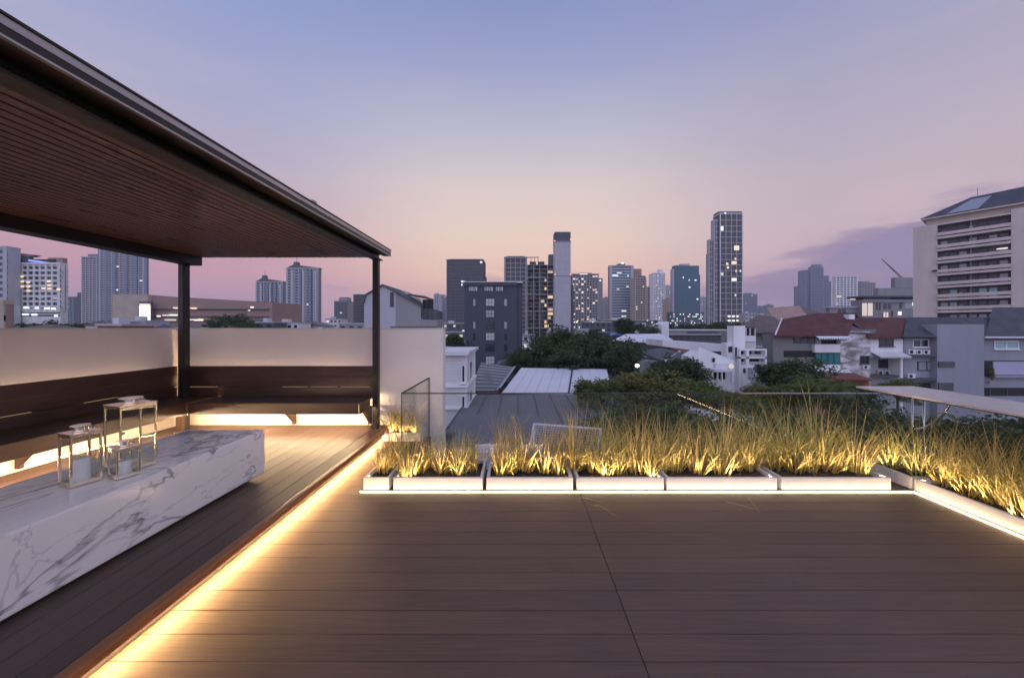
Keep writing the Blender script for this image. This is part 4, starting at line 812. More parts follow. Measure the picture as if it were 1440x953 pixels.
MB().prism([(PX(a, Y), Y, PZ(p, Y)) for a, p in ((931.5, 478), (1024, 484), (1024, 494), (985, 494), (931.5, 487))], (0, 8, 0)).build('parapet', M['white'], t, off)
MB().prism([(PX(a, Y), Y + .3, PZ(p, Y)) for a, p in ((932, 486.5), (1024, 493), (1024, 560), (932, 560))], (0, 7, 0)).build('wall', M['concdark'], t, off)
Y = 58; t = thing('house', 'house with a rusty lean-to roof and white ridge strip among the trees', 'house', (PX(930, Y), Y, GZ))
sloped(t, 'roof', 'rustroof', [(PX(940, Y), Y - 1, PZ(489, Y)), (PX(982, Y), Y - 1, PZ(494, Y)), (PX(975, Y), Y - 6, PZ(505, Y - 6)), (PX(955, Y), Y - 6, PZ(503, Y - 6))], (0, 0, -.2))
sloped(t, 'roof', 'concdark', [(PX(897, Y), Y, PZ(493, Y)), (PX(930, Y), Y, PZ(489, Y)), (PX(940, Y), Y - 8, PZ(500, Y - 8)), (PX(905, Y), Y - 8, PZ(508, Y - 8))], (0, 0, -.3))
sloped(t, 'ridge_strip', 'offwhite', [(PX(906, Y), Y - 8.1, PZ(507, Y - 8.1)), (PX(941, Y), Y - 4, PZ(493, Y - 4)), (PX(941.5, Y), Y - 4, PZ(495, Y - 4)), (PX(907, Y), Y - 8.1, PZ(509, Y - 8.1))], (0, .3, 0)); bx(t, 'wall', 'greygreen', 900, 950, -7, 4, 508, 600, Y)
Y = 84; t = thing('warehouse', 'broad pale metal hip roof in front of the tree line', 'warehouse', (PX(905, Y), Y, GZ))
for q in ([(861, 0, 478.5), (935, 0, 482), (946, 3, 477), (928, 8, 469), (880, 8, 469.5)],): sloped(t, 'roof', 'metalroof', [(PX(a, Y + d), Y + d, PZ(p, Y + d)) for a, d, p in q])
bx(t, 'wall', 'concdark', 866, 934, .8, 12, 482, 560, Y)
Y = 130; t = thing('station_hall', 'long low flat roofed hall with white eaves and a dark window strip', 'building', (PX(985, Y), Y, GZ)); off = Vector(t.location)
bx(t, 'roof', 'offwhite', 940, 1026, 0, 14, 463, 464.6, Y); bx(t, 'wall', 'conc', 941, 1025, .6, 13, 464.7, 520, Y); bx(t, 'window_band', 'win', 966, 1012, .5, .59, 466.5, 468.5, Y)
bx(t, 'lower_roof', 'palegrey', 926, 1027, -4, -.02, 470, 471, Y); bx(t, 'lower_wall', 'concdark', 927, 1026, -3.4, .55, 471.1, 520, Y)
for k in range(11): bx(t, 'window', 'win', 929 + k * 9, 935 + k * 9, -3.5, -3.42, 473, 477.5, Y)
Y = 118; t = thing('shop_house', 'plain white gable end standing beside the flat roofed hall', 'house', (PX(935, Y), Y, GZ)); off = Vector(t.location)
MB().prism([(PX(a, Y), Y, PZ(p, Y)) for a, p in ((930.5, 500), (930.5, 456), (940.5, 452), (941, 500))], (0, 8, 0)).build('wall', M['white'], t, off); bx(t, 'annexe', 'offwhite', 921, 930.4, 1, 7, 462, 500, Y); bx(t, 'window', 'win', 923, 929, .9, .99, 465, 467, Y)
# ---- grey mid-rise with lit rooms
Y = 150; t = tower('apartment_block', 'grey stepped mid-rise block with a few warmly lit rooms', 1212, 1298, 425, Y, 5, 'conc', 'win', 'conc', 3.5, 4.2, 0, side='L', zmin=99, cat='apartment block'); off = Vector(t.location)
bx(t, 'wall', 'conc', 1167, 1211.9, 2, 4, 433, 560, Y); bx(t, 'roof_slab', 'palegrey', 1165, 1214, 1.5, 4.5, 430.5, 432.8, Y); bx(t, 'roof_slab', 'concdark', 1211, 1298, -.7, 6, 416, 418, Y); bx(t, 'penthouse', 'concdark', 1214, 1297, 1.5, 5, 418.1, 424, Y)
bx(t, 'penthouse', 'conc', 1235, 1298, 3, 5, 405, 415.8, Y); bx(t, 'penthouse', 'conc', 1259, 1298, 3.2, 5, 390, 404.8, Y)
for k in range(6): window(t, 1215 + k * 6.2, 1219.5 + k * 6.2, 419, 423.5, Y, 1.5, 'offwhite', 'win', 1)
for a, b_, c, d, fr, pn in ((1177, 1190, 428 + 6, 443, 'offwhite', 'win'), (1241, 1254, 424.5 + 2, 435, 'offwhite', 'win'), (1232, 1234, 425.5, 436, 'shadow', 'win'), (1236, 1238, 425.5, 436, 'shadow', 'win'), (1265, 1268, 423.5, 434, 'shadow', 'win'), (1273, 1288, 423, 433, 'white', 'winpale'), (1292, 1297.5, 420, 434, 'shadow', 'win'), (1292, 1297.5, 437, 446, 'shadow', 'win'), (1253, 1255.5, 437, 445, 'shadow', 'win')):
    window(t, a, b_, c, d, Y, 2 if a < 1200 else 0, fr, pn, 2 if b_ - a > 6 else 1)
for a, b_, c, d, mt in ((1212, 1228, 426, 444, 'lity'), (1242, 1250, 439, 446, 'lity'), (1263, 1268, 438, 443, 'litw'), (1283, 1287, 425, 430, 'litc')):
    w_ = bx(t, 'lit_window', mt if mt != 'lity' else 'litdim', a, b_, -.1, -.02, c, d, Y)
    if b_ - a > 6:
        for k in range(3): bx(t, 'mullion', 'concdark', a + (b_ - a) * k / 2 - .25, a + (b_ - a) * k / 2 + .25, -.2, -.105, c, d, Y, w_)
t = thing('crane', 'thin leaning construction crane jib above the grey mid-rise block', 'crane', (PX(1266, 160), 160, PZ(392, 160))); off = Vector(t.location)
q = MB(); p0, p1 = P(1268, 392, 160), P(1240, 364, 160); q.tube([p0, p1], .16, 5); q.tube([p0 + Vector((.7, 0, .3)), p1], .12, 5)
for k in range(14): q.tube([p0.lerp(p1, k / 14), (p0 + Vector((.7, 0, .3))).lerp(p1, (k + .5) / 14)], .07, 4)
q.build('jib', M['concdark'], t, off); MB().tube([P(1268, 415, 160), P(1268, 390, 160)], .25, 6).build('mast', M['concdark'], t, off)
# ---- big apartment with long balconies, turned a little so that its right end is nearer
ang = math.atan2(-.1, .069); Y1 = 100.0
t = thing('apartment_building', 'big cream apartment building with long balconies and a dark hipped roof', 'apartment block', (PX(1318, Y1), Y1, GZ), ang)
def apt(nm, mt, q, par=None): return q.build(nm, M[mt], par or t)
L_ = Y1 * math.hypot(.1, .069); H0 = -GZ + EYE; zt = H0 + (461 - 315) * Y1 / F      # local x runs along the facade towards the viewer
ztop, fhp = H0 + (461 - 312) * Y1 / F, (437 - 318) / 6.9 * Y1 / F
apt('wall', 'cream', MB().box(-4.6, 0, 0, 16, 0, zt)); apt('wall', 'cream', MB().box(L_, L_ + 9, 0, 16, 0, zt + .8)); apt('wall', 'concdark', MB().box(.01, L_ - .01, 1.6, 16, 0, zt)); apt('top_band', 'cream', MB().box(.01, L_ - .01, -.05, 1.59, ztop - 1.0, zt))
rq = random.Random(5)
for k in range(9):
    z = ztop - 1.0 - (k + 1) * fhp
    apt('balcony_slab', 'cream', MB().box(.012, L_ - .012, -.45, 1.58, z - .45, z + .14)); apt('balustrade', 'cream', MB().box(.012, L_ - .012, -.5, -.35, z + .42, z + 1.25))
    for c in range(7):
        x_ = .5 + c * (L_ - .6) / 7
        w_ = apt('window', rq.choice(('win', 'win', 'winpale', 'win', 'curtain' if k == 5 else 'win')), MB().box(x_, x_ + 1.25, 1.52, 1.59, z + .2, z + 2.45))
        if rq.random() < .3: apt('laundry', rq.choice(('concdark', 'conc', 'greyroof', 'conc')), MB().box(x_ + .1, x_ + rq.uniform(.4, 1.1), rq.uniform(.1, .9), 1.0, z + .9, z + rq.uniform(1.3, 2.1)))
    apt('partition', 'conc', MB().box(L_ * .48 - .08, L_ * .48 + .08, .4, 1.51, z + .13, z + fhp - .13))
z = ztop - 1.0 - 3 * fhp; apt('lit_window', 'litw', MB().box(L_ - 2.2, L_ - .5, -.1, .3, z + 1.75, z + 2.0)); apt('lit_window', 'litdim', MB().box(L_ * .62, L_ * .69, 1.4, 1.51, z + .6, z + 1.2))
apt('ledge', 'concdark', MB().box(-.9, 0, -.9, -.01, ztop - 1 - 4 * fhp + 1.0, ztop - 1 - 4 * fhp + 1.3))
apt('upper_floor', 'tan', MB().box(-2.2, L_ + 9, 1.2, 15, zt + .01, zt + 1.8)); apt('eave', 'cream', MB().box(-3, L_ + 9.2, .2, 15.5, zt + 1.81, zt + 2.2))
apt('roof', 'slate', MB().add([(-3.2, .1, zt + 2.21), (L_ + 10, .1, zt + 2.21), (L_ + 10, 15.6, zt + 2.21), (-3.2, 15.6, zt + 2.21), (5.5, 6.5, zt + 7.2), (L_ + 10, 6.5, zt + 7.6)], [(0, 1, 5, 4), (1, 2, 5), (2, 3, 4, 5), (3, 0, 4), (0, 3, 2, 1)]))
sk = [(1.6, .1 - .02, 2.23), (7.0, .1 - .02, 2.23), (9.0, 5.2, 6.15), (5.6, 5.2, 6.15)]
apt('skylight', 'winpale', MB().prism([(a, b_, zt + c + .12) for a, b_, c in sk], (0, -.05, .06))); apt('antenna', 'concdark', MB().tube([(6.5, 8, zt + 6.5), (6.5, 8, zt + 10)], .05, 5)); apt('lift_housing', 'cream', MB().box(L_ + 2, L_ + 9, 8, 13, zt + 4, zt + 8.9))
# ---- gabled modern house behind the wall
Y = 30; t = thing('gabled_house', 'pale grey modern house with a steep gable and roof terrace behind the white wall', 'house', (PX(565, Y), Y, GZ)); off = Vector(t.location)
g = [(512, 640), (512, 427), (515, 415), (538.5, 400.5), (556.5, 410), (556.5, 640)]
MB().prism([(PX(a, Y), Y, PZ(p, Y)) for a, p in g], (0, 8, 0)).build('gable_wall', M['palegrey'], t, off)
g = [(556.6, 640), (556.6, 412), (592, 431), (592, 640)]; MB().prism([(PX(a, Y), Y + .02, PZ(p, Y)) for a, p in g], (0, 3.5, 0)).build('side_wall', M['conc'], t, off)
g = [(592.1, 640), (592.1, 447), (615, 447), (615, 640)]; MB().prism([(PX(a, Y), Y + .04, PZ(p, Y)) for a, p in g], (0, 1.9, 0)).build('side_wall', M['conc'], t, off)
MB().prism([(PX(a, Y), Y + 2.0, PZ(p, Y)) for a, p in ((592.2, 446.5), (592.2, 431), (613, 438), (613, 446.5))], (0, .8, 0)).build('back_wall', M['conc'], t, off)
MB().prism([(PX(a, Y), Y - .15, PZ(p, Y)) for a, p in ((538.5, 399.5), (593, 429.5), (593, 431.3), (538.5, 401.5))], (0, 3.8, 0)).build('roof_edge', M['concdark'], t, off)
MB().prism([(PX(a, Y), Y - .15, PZ(p, Y)) for a, p in ((511, 426), (514.3, 413.7), (538.4, 399.5), (538.4, 401.5), (515.5, 415.2), (512, 427))], (0, 8.4, 0)).build('roof_edge', M['concdark'], t, off)
sloped(t, 'roof_canopy', 'concdark', [(PX(560, Y), Y + 2.5, PZ(409, Y)), (PX(584, Y), Y + .3, PZ(414, Y)), (PX(608, Y), Y + .3, PZ(420, Y)), (PX(586, Y), Y + 2.6, PZ(412, Y))], (0, 0, -.12))
bx(t, 'window', 'win', 548.5, 553.5, -.05, -.004, 411, 431.5, Y); bx(t, 'terrace_opening', 'shadow', 594, 609, -.02, .03, 421, 448.5, Y); bx(t, 'terrace_glass', 'win', 594.3, 608.5, -.05, -.021, 434, 448, Y)
MB().prism([(PX(a, Y), Y - .1, PZ(p, Y)) for a, p in ((608.8, 434), (615.5, 437), (615.5, 448), (608.8, 448))], (0, 2.1, 0)).build('roof_edge', M['concdark'], t, off)
for a in (594, 600, 609): bx(t, 'terrace_post', 'concdark', a, a + .6, -.12, -.055, 420, 448, Y)
bx(t, 'base_band', 'concdark', 549, 615, -.1, -.004, 459, 461, Y)
# ---- white classical house left of the slate block
Y = 22; xs, xe = PX(655, Y), PX(655, Y); t = thing('white_house', 'small white house with dark windows and mouldings right of the parapet', 'house', (PX(645, Y), Y, GZ)); off = Vector(t.location)
x1 = PX(655, Y); yb = 26.6
MB().box(PX(600, Y), x1, Y, yb, GZ, PZ(499, Y)).build('wall', M['offwhite'], t, off); MB().box(PX(598, Y), x1 + .16, Y - .35, yb + .3, PZ(499, Y) + .003, PZ(497.4, Y)).build('cornice', M['white'], t, off)
MB().prism([(PX(598, Y), Y - .35, PZ(497.2, Y)), (x1 + .25, Y - .35, PZ(497.2, Y)), (x1 + .25, yb + .3, PZ(497.2, Y)), (PX(598, Y), yb + .3, PZ(497.2, Y))], (0, 0, .16)).build('roof', M['metalroof'], t, off)
for c in (541, 572): MB().box(PX(599, Y), x1 + .14, Y - .16, yb + .1, PZ(c + 3.2, Y), PZ(c, Y)).build('moulding', M['white'], t, off)
for c, d in ((513, 537.5), (556, 580)):
    window(t, 649.3, 654.3, c, d, Y, 0, 'white', 'win', 1, True, .045)
    f_ = MB().box(x1 + .004, x1 + .06, 23.5, 24.3, PZ(d, Y) - .05, PZ(c, Y) + .05).build('window', M['white'], t, off); MB().box(x1 + .061, x1 + .075, 23.57, 24.23, PZ(d, Y), PZ(c, Y)).build('pane', M['win'], f_, off)
for yy in (Y, yb - .5): MB().box(x1 - .02, x1 + .05, yy - .03, yy + .5, GZ, PZ(499, Y)).build('corner_pilaster', M['white'], t, off)
for c in range(8): MB().box(PX(600, Y), x1 - .02, Y - .012, Y - .002, PZ(503 + c * 4.6, Y), PZ(502.7 + c * 4.6, Y)).build('cladding_line', M['palegrey'], t, off)
# ---- roofs seen below and through the glass
Y = 45; t = thing('ribbed_roof_house', 'house with a ribbed grey metal roof between the white house and the pale canopy', 'house', (PX(692, Y), Y, GZ)); off = Vector(t.location)
sloped(t, 'roof', 'greyroof', [(PX(668, Y), Y - 5, PZ(549, Y - 5)), (PX(700, Y), Y - 5, PZ(549, Y - 5)), (PX(719, Y), Y + 7, PZ(517, Y + 7)), (PX(668, Y), Y + 7, PZ(511, Y + 7))])
for k in range(9):
    f_ = k / 8; MB().tube([Vector((PX(668, Y), Y - 5, PZ(549, Y - 5))).lerp(Vector((PX(668, Y), Y + 7, PZ(511, Y + 7))), f_) + Vector((0, 0, .05)), Vector((PX(700, Y), Y - 5, PZ(549, Y - 5))).lerp(Vector((PX(719, Y), Y + 7, PZ(517, Y + 7))), f_) + Vector((0, 0, .05))], .07, 5).build('roof_rib', M['palegrey'], t, off)
bx(t, 'wall', 'brick', 668, 700, -4.6, 5, 550, 660, Y); tbuild(t, 'ladder_rail', 'palegrey', MB().tube([(PX(702, Y), Y - 5, PZ(548, Y - 5)), (PX(721, Y), Y + 7, PZ(516, Y + 7))], .08, 5).tube([(PX(706, Y), Y - 5, PZ(545, Y - 5)), (PX(724, Y), Y + 7, PZ(515, Y + 7))], .08, 5))
Y = 39; t = thing('metal_canopy', 'large pale sheet metal canopy roof with a dark seam below the trees', 'canopy', (PX(785, Y), Y, GZ)); off = Vector(t.location)
A, B, C_, D_ = Vector((PX(706, Y), Y, PZ(552, Y))), Vector((PX(862, Y), Y, PZ(554, Y))), Vector((PX(853, 53), 53, PZ(519, 53))), Vector((PX(733, 53), 53, PZ(517, 53)))
sloped(t, 'roof_sheet', 'metalroof', [A, B, C_, D_], (0, 0, -.12))
for k in range(1, 10):
    f_ = k / 10; big = k == 6
    MB().tube([A.lerp(B, f_) + Vector((0, 0, .03)), D_.lerp(C_, f_) + Vector((0, 0, .03))], .11 if big else .014, 5).build('seam', M['black' if big else 'palegrey'], t, off)
for p_ in (A, B, C_, D_, A.lerp(B, .5)): MB().tube([(p_.x * .99, p_.y + .1, GZ), (p_.x * .99, p_.y + .1, p_.z - .13)], .1, 8).build('post', M['grey_lamp'], t, off)
tbuild(t, 'eave_beam', 'brick', MB().tube([A + Vector((0, .2, -.25)), B + Vector((0, .2, -.25))], .1, 6))
t = thing('flat_roof_building', 'dark grey flat roofed building seen through the glass below the terrace', 'building', (1, 21, GZ)); off = Vector(t.location)
MB().box(-3.4, 5.6, 16.8, 26, GZ, -3.5).build('wall', M['greygreen'], t, off); MB().box(-3.5, 5.7, 16.7, 26.1, -3.499, -3.3).build('roof', M['greyroof'], t, off)
for k in range(8): MB().box(-3.45 + k * 1.15, -3.40 + k * 1.15, 16.75, 26.05, -3.299, -3.25).build('roof_seam', M['concdark'], t, off)
t = thing('lean_to_shed', 'small shed with a scalloped white eave below the terrace', 'shed', (-.6, 13.2, GZ)); off = Vector(t.location)
sloped(t, 'roof', 'greyroof', [(-2.4, 13, -2.62), (.9, 13.2, -2.75), (1.0, 15.6, -2.3), (-2.4, 15.6, -2.2)], (0, 0, -.08)); MB().box(-2.4, .9, 13.35, 15.5, GZ, -2.85).build('wall', M['palegrey'], t, off)
q = MB()
for k in range(22): q.box(-1.5 + k * .11, -1.42 + k * .11, 12.95, 12.99, -2.95, -2.8)
q.build('eave_trim', M['white'], t, off); MB().box(-1.55, .95, 12.93, 12.999, -2.79, -2.66).build('eave_board', M['white'], t, off)
Y = 9.2; t = thing('wire_canopy', 'white tubular frame with wire mesh roof standing below the third planter', 'canopy', (PX(797, Y), Y, -4)); off = Vector(t.location)
a_, b2, c_, d_ = P(751, 596, Y), P(845, 603, Y), P(836, 652, Y - 1.2), P(742, 645, Y - 1.2)
q = MB()
for s, e in ((a_, b2), (b2, c_), (c_, d_), (d_, a_)): q.tube([s, e], .028, 8)
for s in (a_, b2, c_, d_): q.tube([s, Vector((s.x, s.y, -4))], .025, 8)
q.build('frame', M['white'], t, off, smooth=True); q = MB()
for k in range(1, 26): f_ = k / 26; q.tube([a_.lerp(b2, f_), d_.lerp(c_, f_)], .0045, 4)
for k in range(1, 13): f_ = k / 13; q.tube([a_.lerp(d_, f_), b2.lerp(c_, f_)], .0045, 4)
q.build('wire_mesh', M['offwhite'], t, off)
t = thing('yard_block', 'low pale concrete terrace below the wire canopy', 'terrace', (.6, 9, GZ)); MB().box(-3.2, 3.6, 6.2, 12.2, GZ, -3.99).build('slab', M['palegrey'], t, Vector(t.location)); MB().box(-3.2, 3.6, 6.1, 6.199, GZ, -3.2).build('parapet', M['white'], t, Vector(t.location))
# ================================================================ trees
CROWN = {}
def crown_mesh(i, kind):
    """leaf-sized faces gathered in clumps through an uneven crown volume; unit radius about 1"""
    if (i, kind) in CROWN: return CROWN[(i, kind)]
    r = random.Random(900 + i * 13 + len(kind)); q = MB(); ncl = {'dense': 150, 'loose': 120, 'far': 60}[kind]; per = {'dense': 95, 'loose': 85, 'far': 46}[kind]; ls = {'dense': .052, 'loose': .05, 'far': .085}[kind]
    lobes = [(Vector((r.uniform(-.55, .55), r.uniform(-.55, .55), r.uniform(.45, 1.05))), r.uniform(.35, .6)) for _ in range(7)]
    for c in range(ncl):
        ctr, rad = r.choice(lobes); d = Vector((r.gauss(0, 1), r.gauss(0, 1), r.gauss(.15, 1))).normalized()
        ctr = ctr + d * rad * r.uniform(.55, 1.08); cr = r.uniform(.10, .22)
        for k in range(per):
            p = ctr + Vector((r.gauss(0, 1), r.gauss(0, 1), r.gauss(0, .7))) * cr * .62
            n = (Vector((r.gauss(0, 1), r.gauss(0, 1), r.gauss(.5, 1)))).normalized(); u = n.orthogonal().normalized(); u = Matrix.Rotation(r.uniform(0, 6.28), 3, n) @ u; v = n.cross(u)
            a = ls * r.uniform(.55, 1.2); b_ = a * .45
            q.add([p - u * a, p + v * b_, p + u * a, p - v * b_], [(0, 1, 2, 3)])
    o = q.build('crown', M['leafdark']); CROWN[(i, kind)] = o.data; bpy.data.objects.remove(o); return CROWN[(i, kind)]
def mat_mesh(me, mat):
    key = (me.name, mat.name)
    if key not in CROWN:
        m2 = me.copy(); m2.materials.clear(); m2.materials.append(mat); CROWN[key] = m2
    return CROWN[key]
TR = random.Random(21)
def tree(name, label, x, y, ztop, rad, hgt, kind='dense', mat='leafdark', v=None, group='trees between the houses', palm=False):
    """ztop: top of the crown (m), rad: crown half width, hgt: crown height"""
    t = thing(name, label, 'tree', (x, y, GZ), TR.uniform(0, 6.28), group)
    rad *= 1.22; hgt *= 1.12; H = ztop - GZ; zb_ = H - hgt; q = MB()
    q.tube([(0, 0, 0), (.03 * rad, .02 * rad, zb_ * .6), (.02, 0, zb_ + hgt * .25), (.05 * rad, -.04 * rad, H - hgt * .35)], [rad * .07, rad * .055, rad * .042, rad * .015], 8)
    for k in range(6):
        a = k * 1.05 + TR.uniform(-.3, .3); q.tube([(.02, 0, zb_ + hgt * .1 * (k % 3)), (math.cos(a) * rad * .3, math.sin(a) * rad * .3, zb_ + hgt * (.3 + .08 * (k % 3))), (math.cos(a) * rad * .6, math.sin(a) * rad * .6, zb_ + hgt * (.5 + .1 * (k % 3)))], [rad * .03, rad * .02, rad * .006], 6)
    q.build('trunk', M['bark'], t)
    i = TR.randrange(3) if v is None else v
    me = mat_mesh(crown_mesh(i, kind), M[mat])
    share('crown', me, t, (0, 0, zb_ - .05 * hgt), TR.uniform(0, 6.28), (rad, rad, hgt / 1.55))
    return t
def ptree(label, px, top, rpx, Y, hpx, kind='dense', mat='leafdark', v=None, name='broadleaf_tree'):
    return tree(name, label, PX(px, Y), Y, PZ(top, Y), rpx * Y / F, hpx * Y / F, kind, mat, v)
for a in [
    ('tall dark tree standing right in front of the concrete shaft', 793, 453, 42, 64, 62), ('dark rounded tree right of the tallest dark tree', 852, 473, 42, 60, 48), ('dark tree at the right corner of the pale metal canopy', 880, 484, 26, 55, 40),
    ('dark tree squeezed between the slate blue block and the tall dark tree', 745, 481, 26, 66, 40), ('dark tree between the two rounded ones', 822, 468, 34, 62, 44), ('dark lower tree in the middle of the clump behind the pale metal canopy', 800, 486, 36, 58, 34), ('small dark tree over the left edge of the pale metal canopy', 733, 492, 16, 60, 26), ('dark tree in front of the low white house', 946, 494, 36, 38, 50),
    ('dark bushy tree between the white modern house and the grey green house', 1110, 498, 37, 37, 52), ('dark tree in front of the lit podium tower, right of the white banded office', 884, 446, 17, 112, 26)]:
    ptree(*a)
for a in [('broad yellow green tree nearest the glass railing', 900, 513, 52, 25, 55, 'loose', 'leafolive'), ('olive tree left of the broad yellow green one', 845, 529, 32, 22, 40, 'loose', 'leafmid'), ('mid green tree right of the broad yellow green one', 955, 531, 42, 26, 40, 'loose', 'leafmid'),
          ('low mid green tree below the low white house', 1015, 541, 46, 25, 36, 'loose', 'leafmid'), ('olive green tree below the framed balconies', 1085, 536, 34, 27, 36, 'loose', 'leafolive'), ('mid green tree below the rust red roof', 1135, 531, 34, 25, 38, 'loose', 'leafmid'),
          ('dark leafy tree beside the stone ledge tip', 1200, 533, 34, 24, 38, 'dense', 'leafdark'), ('low green tree under the white terrace house', 1262, 529, 24, 32, 30, 'loose', 'leafmid')]:
    ptree(*a)
# darker trees close below the terrace, seen through the glass
for k, (px, top, rp, Y, hp, lab) in enumerate([(905, 566, 70, 15, 80, 'dark tree seen through the glass above the fourth planter'), (1010, 570, 75, 14, 90, 'dark tree seen through the glass above the fifth planter'), (1120, 563, 70, 15, 90, 'dark tree seen through the glass above the sixth planter'),
      (1220, 560, 62, 14, 95, 'dark tree seen through the glass joint at the right corner'), (1330, 572, 90, 13, 110, 'dark tree seen beneath the stone ledge on the right'), (1440, 590, 90, 11, 120, 'dark tree beneath the stone ledge at the right edge'), (960, 590, 60, 19, 60, 'small dark tree deep below the fifth planter'), (600, 600, 30, 16, 60, 'dark tree showing between the white parapet end and the side glass')]):
    ptree(lab, px, top, rp, Y, hp, 'dense', 'leafdark')
for k, (px, top, rp, Y, lab) in enumerate([(318, 439, 22, 110, 'dark round tree in front of the brown mall right of the corner post'), (90, 449, 22, 100, 'low dark tree above the white wall in front of the hospital'), (120, 451, 14, 105, 'small dark tree above the white wall below the shorter left condominium'),
      (345, 448, 14, 100, 'small tree at the right end of the brown mall'), (50, 452, 20, 95, 'low dark tree at the foot of the hospital'), (640, 468, 16, 90, 'tree left of the slate blue block'), (912, 455, 12, 118, 'small tree beside the plain white gable'), (1015, 449, 13, 150, 'tree at the foot of the tallest tower'), (1035, 452, 12, 140, 'tree just right of the foot of the tallest tower'), (835, 461, 12, 100, 'small tree below the lit apartment tower')]):
    ptree(lab, px, top, rp, Y, 24, 'far', 'leafdark')
for k in range(7): ptree(f'{ORD[k]} tree from the left in the clipped row behind the flat roofed hall', 948 + k * 11.5, 453.5 + (k * 37 % 5) * .5, 9, 165, 14, 'far', 'leafdark')
# shop front and roof bits
def palm(label, px, top, Y, L0):
    x, z = PX(px, Y), PZ(top, Y); t = thing('palm_tree', label, 'tree', (x, Y, GZ), 0, 'trees between the houses'); r = random.Random(int(px)); hz = z - GZ - L0 * .35
    MB().tube([(0, 0, 0), (.1, 0, hz * .5), (.02, 0, hz)], [.16, .13, .1], 8).build('trunk', M['bark'], t); q = MB()
    for k in range(22):
        a = k * 2.4; up = r.uniform(.2, 1.25); pts = []; p = Vector((0, 0, hz)); th = up
        for i in range(9):
            pts.append(p.copy()); p = p + Vector((math.cos(a) * math.cos(th), math.sin(a) * math.cos(th), math.sin(th))) * (L0 / 8); th -= .26
        sd = Vector((-math.sin(a), math.cos(a), 0))
        for i in range(1, 9):
            f = math.sin(math.pi * (i + .6) / 10) * L0 * .22; d = (pts[i] - pts[i - 1]).normalized()
            for s in (-1, 1):
                for j in range(2):
                    b_ = pts[i - 1].lerp(pts[i], j * .5); tip = b_ + sd * s * f + d * f * .8 + Vector((0, 0, -f * .35)); q.add([b_, b_ + d * .06 * L0 * .5, tip], [(0, 1, 2)])
    q.build('crown', M['leafmid'], t)
palm('palm with drooping fronds below the stained house', 1142, 527, 26, 2.2); palm('palm with upright fronds left of the stone ledge tip', 1182, 534, 20, 1.5); palm('small palm in front of the white modern house base', 1062, 536, 30, 1.6)
pl = thing('balcony_plant', 'leafy plant hanging at the dark opening of the slate roofed house', 'plant', (PX(1390, 45.6), 45.3, PZ(532, 45.6))); share('foliage', mat_mesh(crown_mesh(1, 'far'), M['leafolive']), pl, (0, 0, -.3), 0, (.45, .3, 1.3)); MB().box(-.35, .35, -.12, .18, -.62, -.3).build('pot', M['conc'], pl)
# ---------- low city blocks near the horizon, each its own thing
LOW = [  # px0, px1, top, Y, depth, wall, roof, label
 (120, 165, 451, 95, 8, 'offwhite', 'gable', 'low white house with small gables below the left condominiums'), (137, 172, 455, 80, 7, 'brick', 'flat', 'low maroon roofed house above the white wall'), (175, 205, 450, 120, 8, 'palegrey', 'flat', 'low pale building in front of the brown mall sign'),
 (215, 250, 456, 110, 8, 'concdark', 'gable', 'low dark roofed house right of the mall sign'), (20, 62, 456, 70, 7, 'brownmall', 'hip', 'low brown hip roof in front of the hospital'), (360, 385, 452, 140, 8, 'concdark', 'flat', 'low dark block in front of the lower pale condominium'),
 (385, 420, 453, 150, 9, 'white', 'flat', 'low white block below the golden spire'), (415, 455, 452, 160, 9, 'palegrey', 'gable', 'low pale gabled house below the taller pale condominium'), (458, 480, 448, 240, 9, 'offwhite', 'flat', 'white block left of the small stepped grey tower'),
 (476, 512, 454, 130, 9, 'bluegrey', 'flat', 'low blue grey block against the gabled house'), (275, 300, 455, 120, 8, 'offwhite', 'hip', 'low white house right of the pavilion corner post'),
 (623, 655, 454, 210, 10, 'concdark', 'flat', 'dark flat roofed block left of the slate blue block'), (623, 653, 466, 140, 9, 'greygreen', 'flat', 'long grey shed with a pale eave left of the slate blue block'), (640, 655, 476, 110, 9, 'brownmall', 'hip', 'brown hip roof left of the slate blue block'),
 (735, 752, 470, 150, 9, 'offwhite', 'flat', 'low white block between the slate block and the unfinished tower'), (822, 860, 452, 190, 9, 'concdark', 'flat', 'long dark shed at the foot of the lit apartment tower'), (812, 828, 462, 120, 8, 'palegrey', 'flat', 'pale concrete house above the dark trees'),
 (836, 858, 466, 110, 8, 'bluetarp', 'flat', 'low building with a blue sheet roof left of the pale hip roof'), (858, 882, 468, 125, 8, 'bluetarp', 'gable', 'blue gabled roof just above the pale hip roof'), (845, 925, 449.5, 260, 10, 'concdark', 'flat', 'long dark flyover building below the white banded office'),
 (898, 908, 452, 170, 8, 'white', 'gable', 'small white gabled house below the slanted tan tower'), (908, 924, 458, 150, 8, 'palegrey', 'gable', 'small pale gabled house left of the plain white gable'), (1048, 1062, 440, 300, 9, 'palegrey', 'flat', 'pale low block below the hazy blue tower'),
 (1065, 1090, 443, 330, 9, 'bluegrey', 'flat', 'blue grey low block on the horizon left of the tan gable'), (770, 782, 466, 130, 8, 'palegrey', 'flat', 'small pale block at the foot of the unfinished tower'), (700, 736, 507, 75, 8, 'concdark', 'gable', 'dark gabled roof at the foot of the slate blue block')]
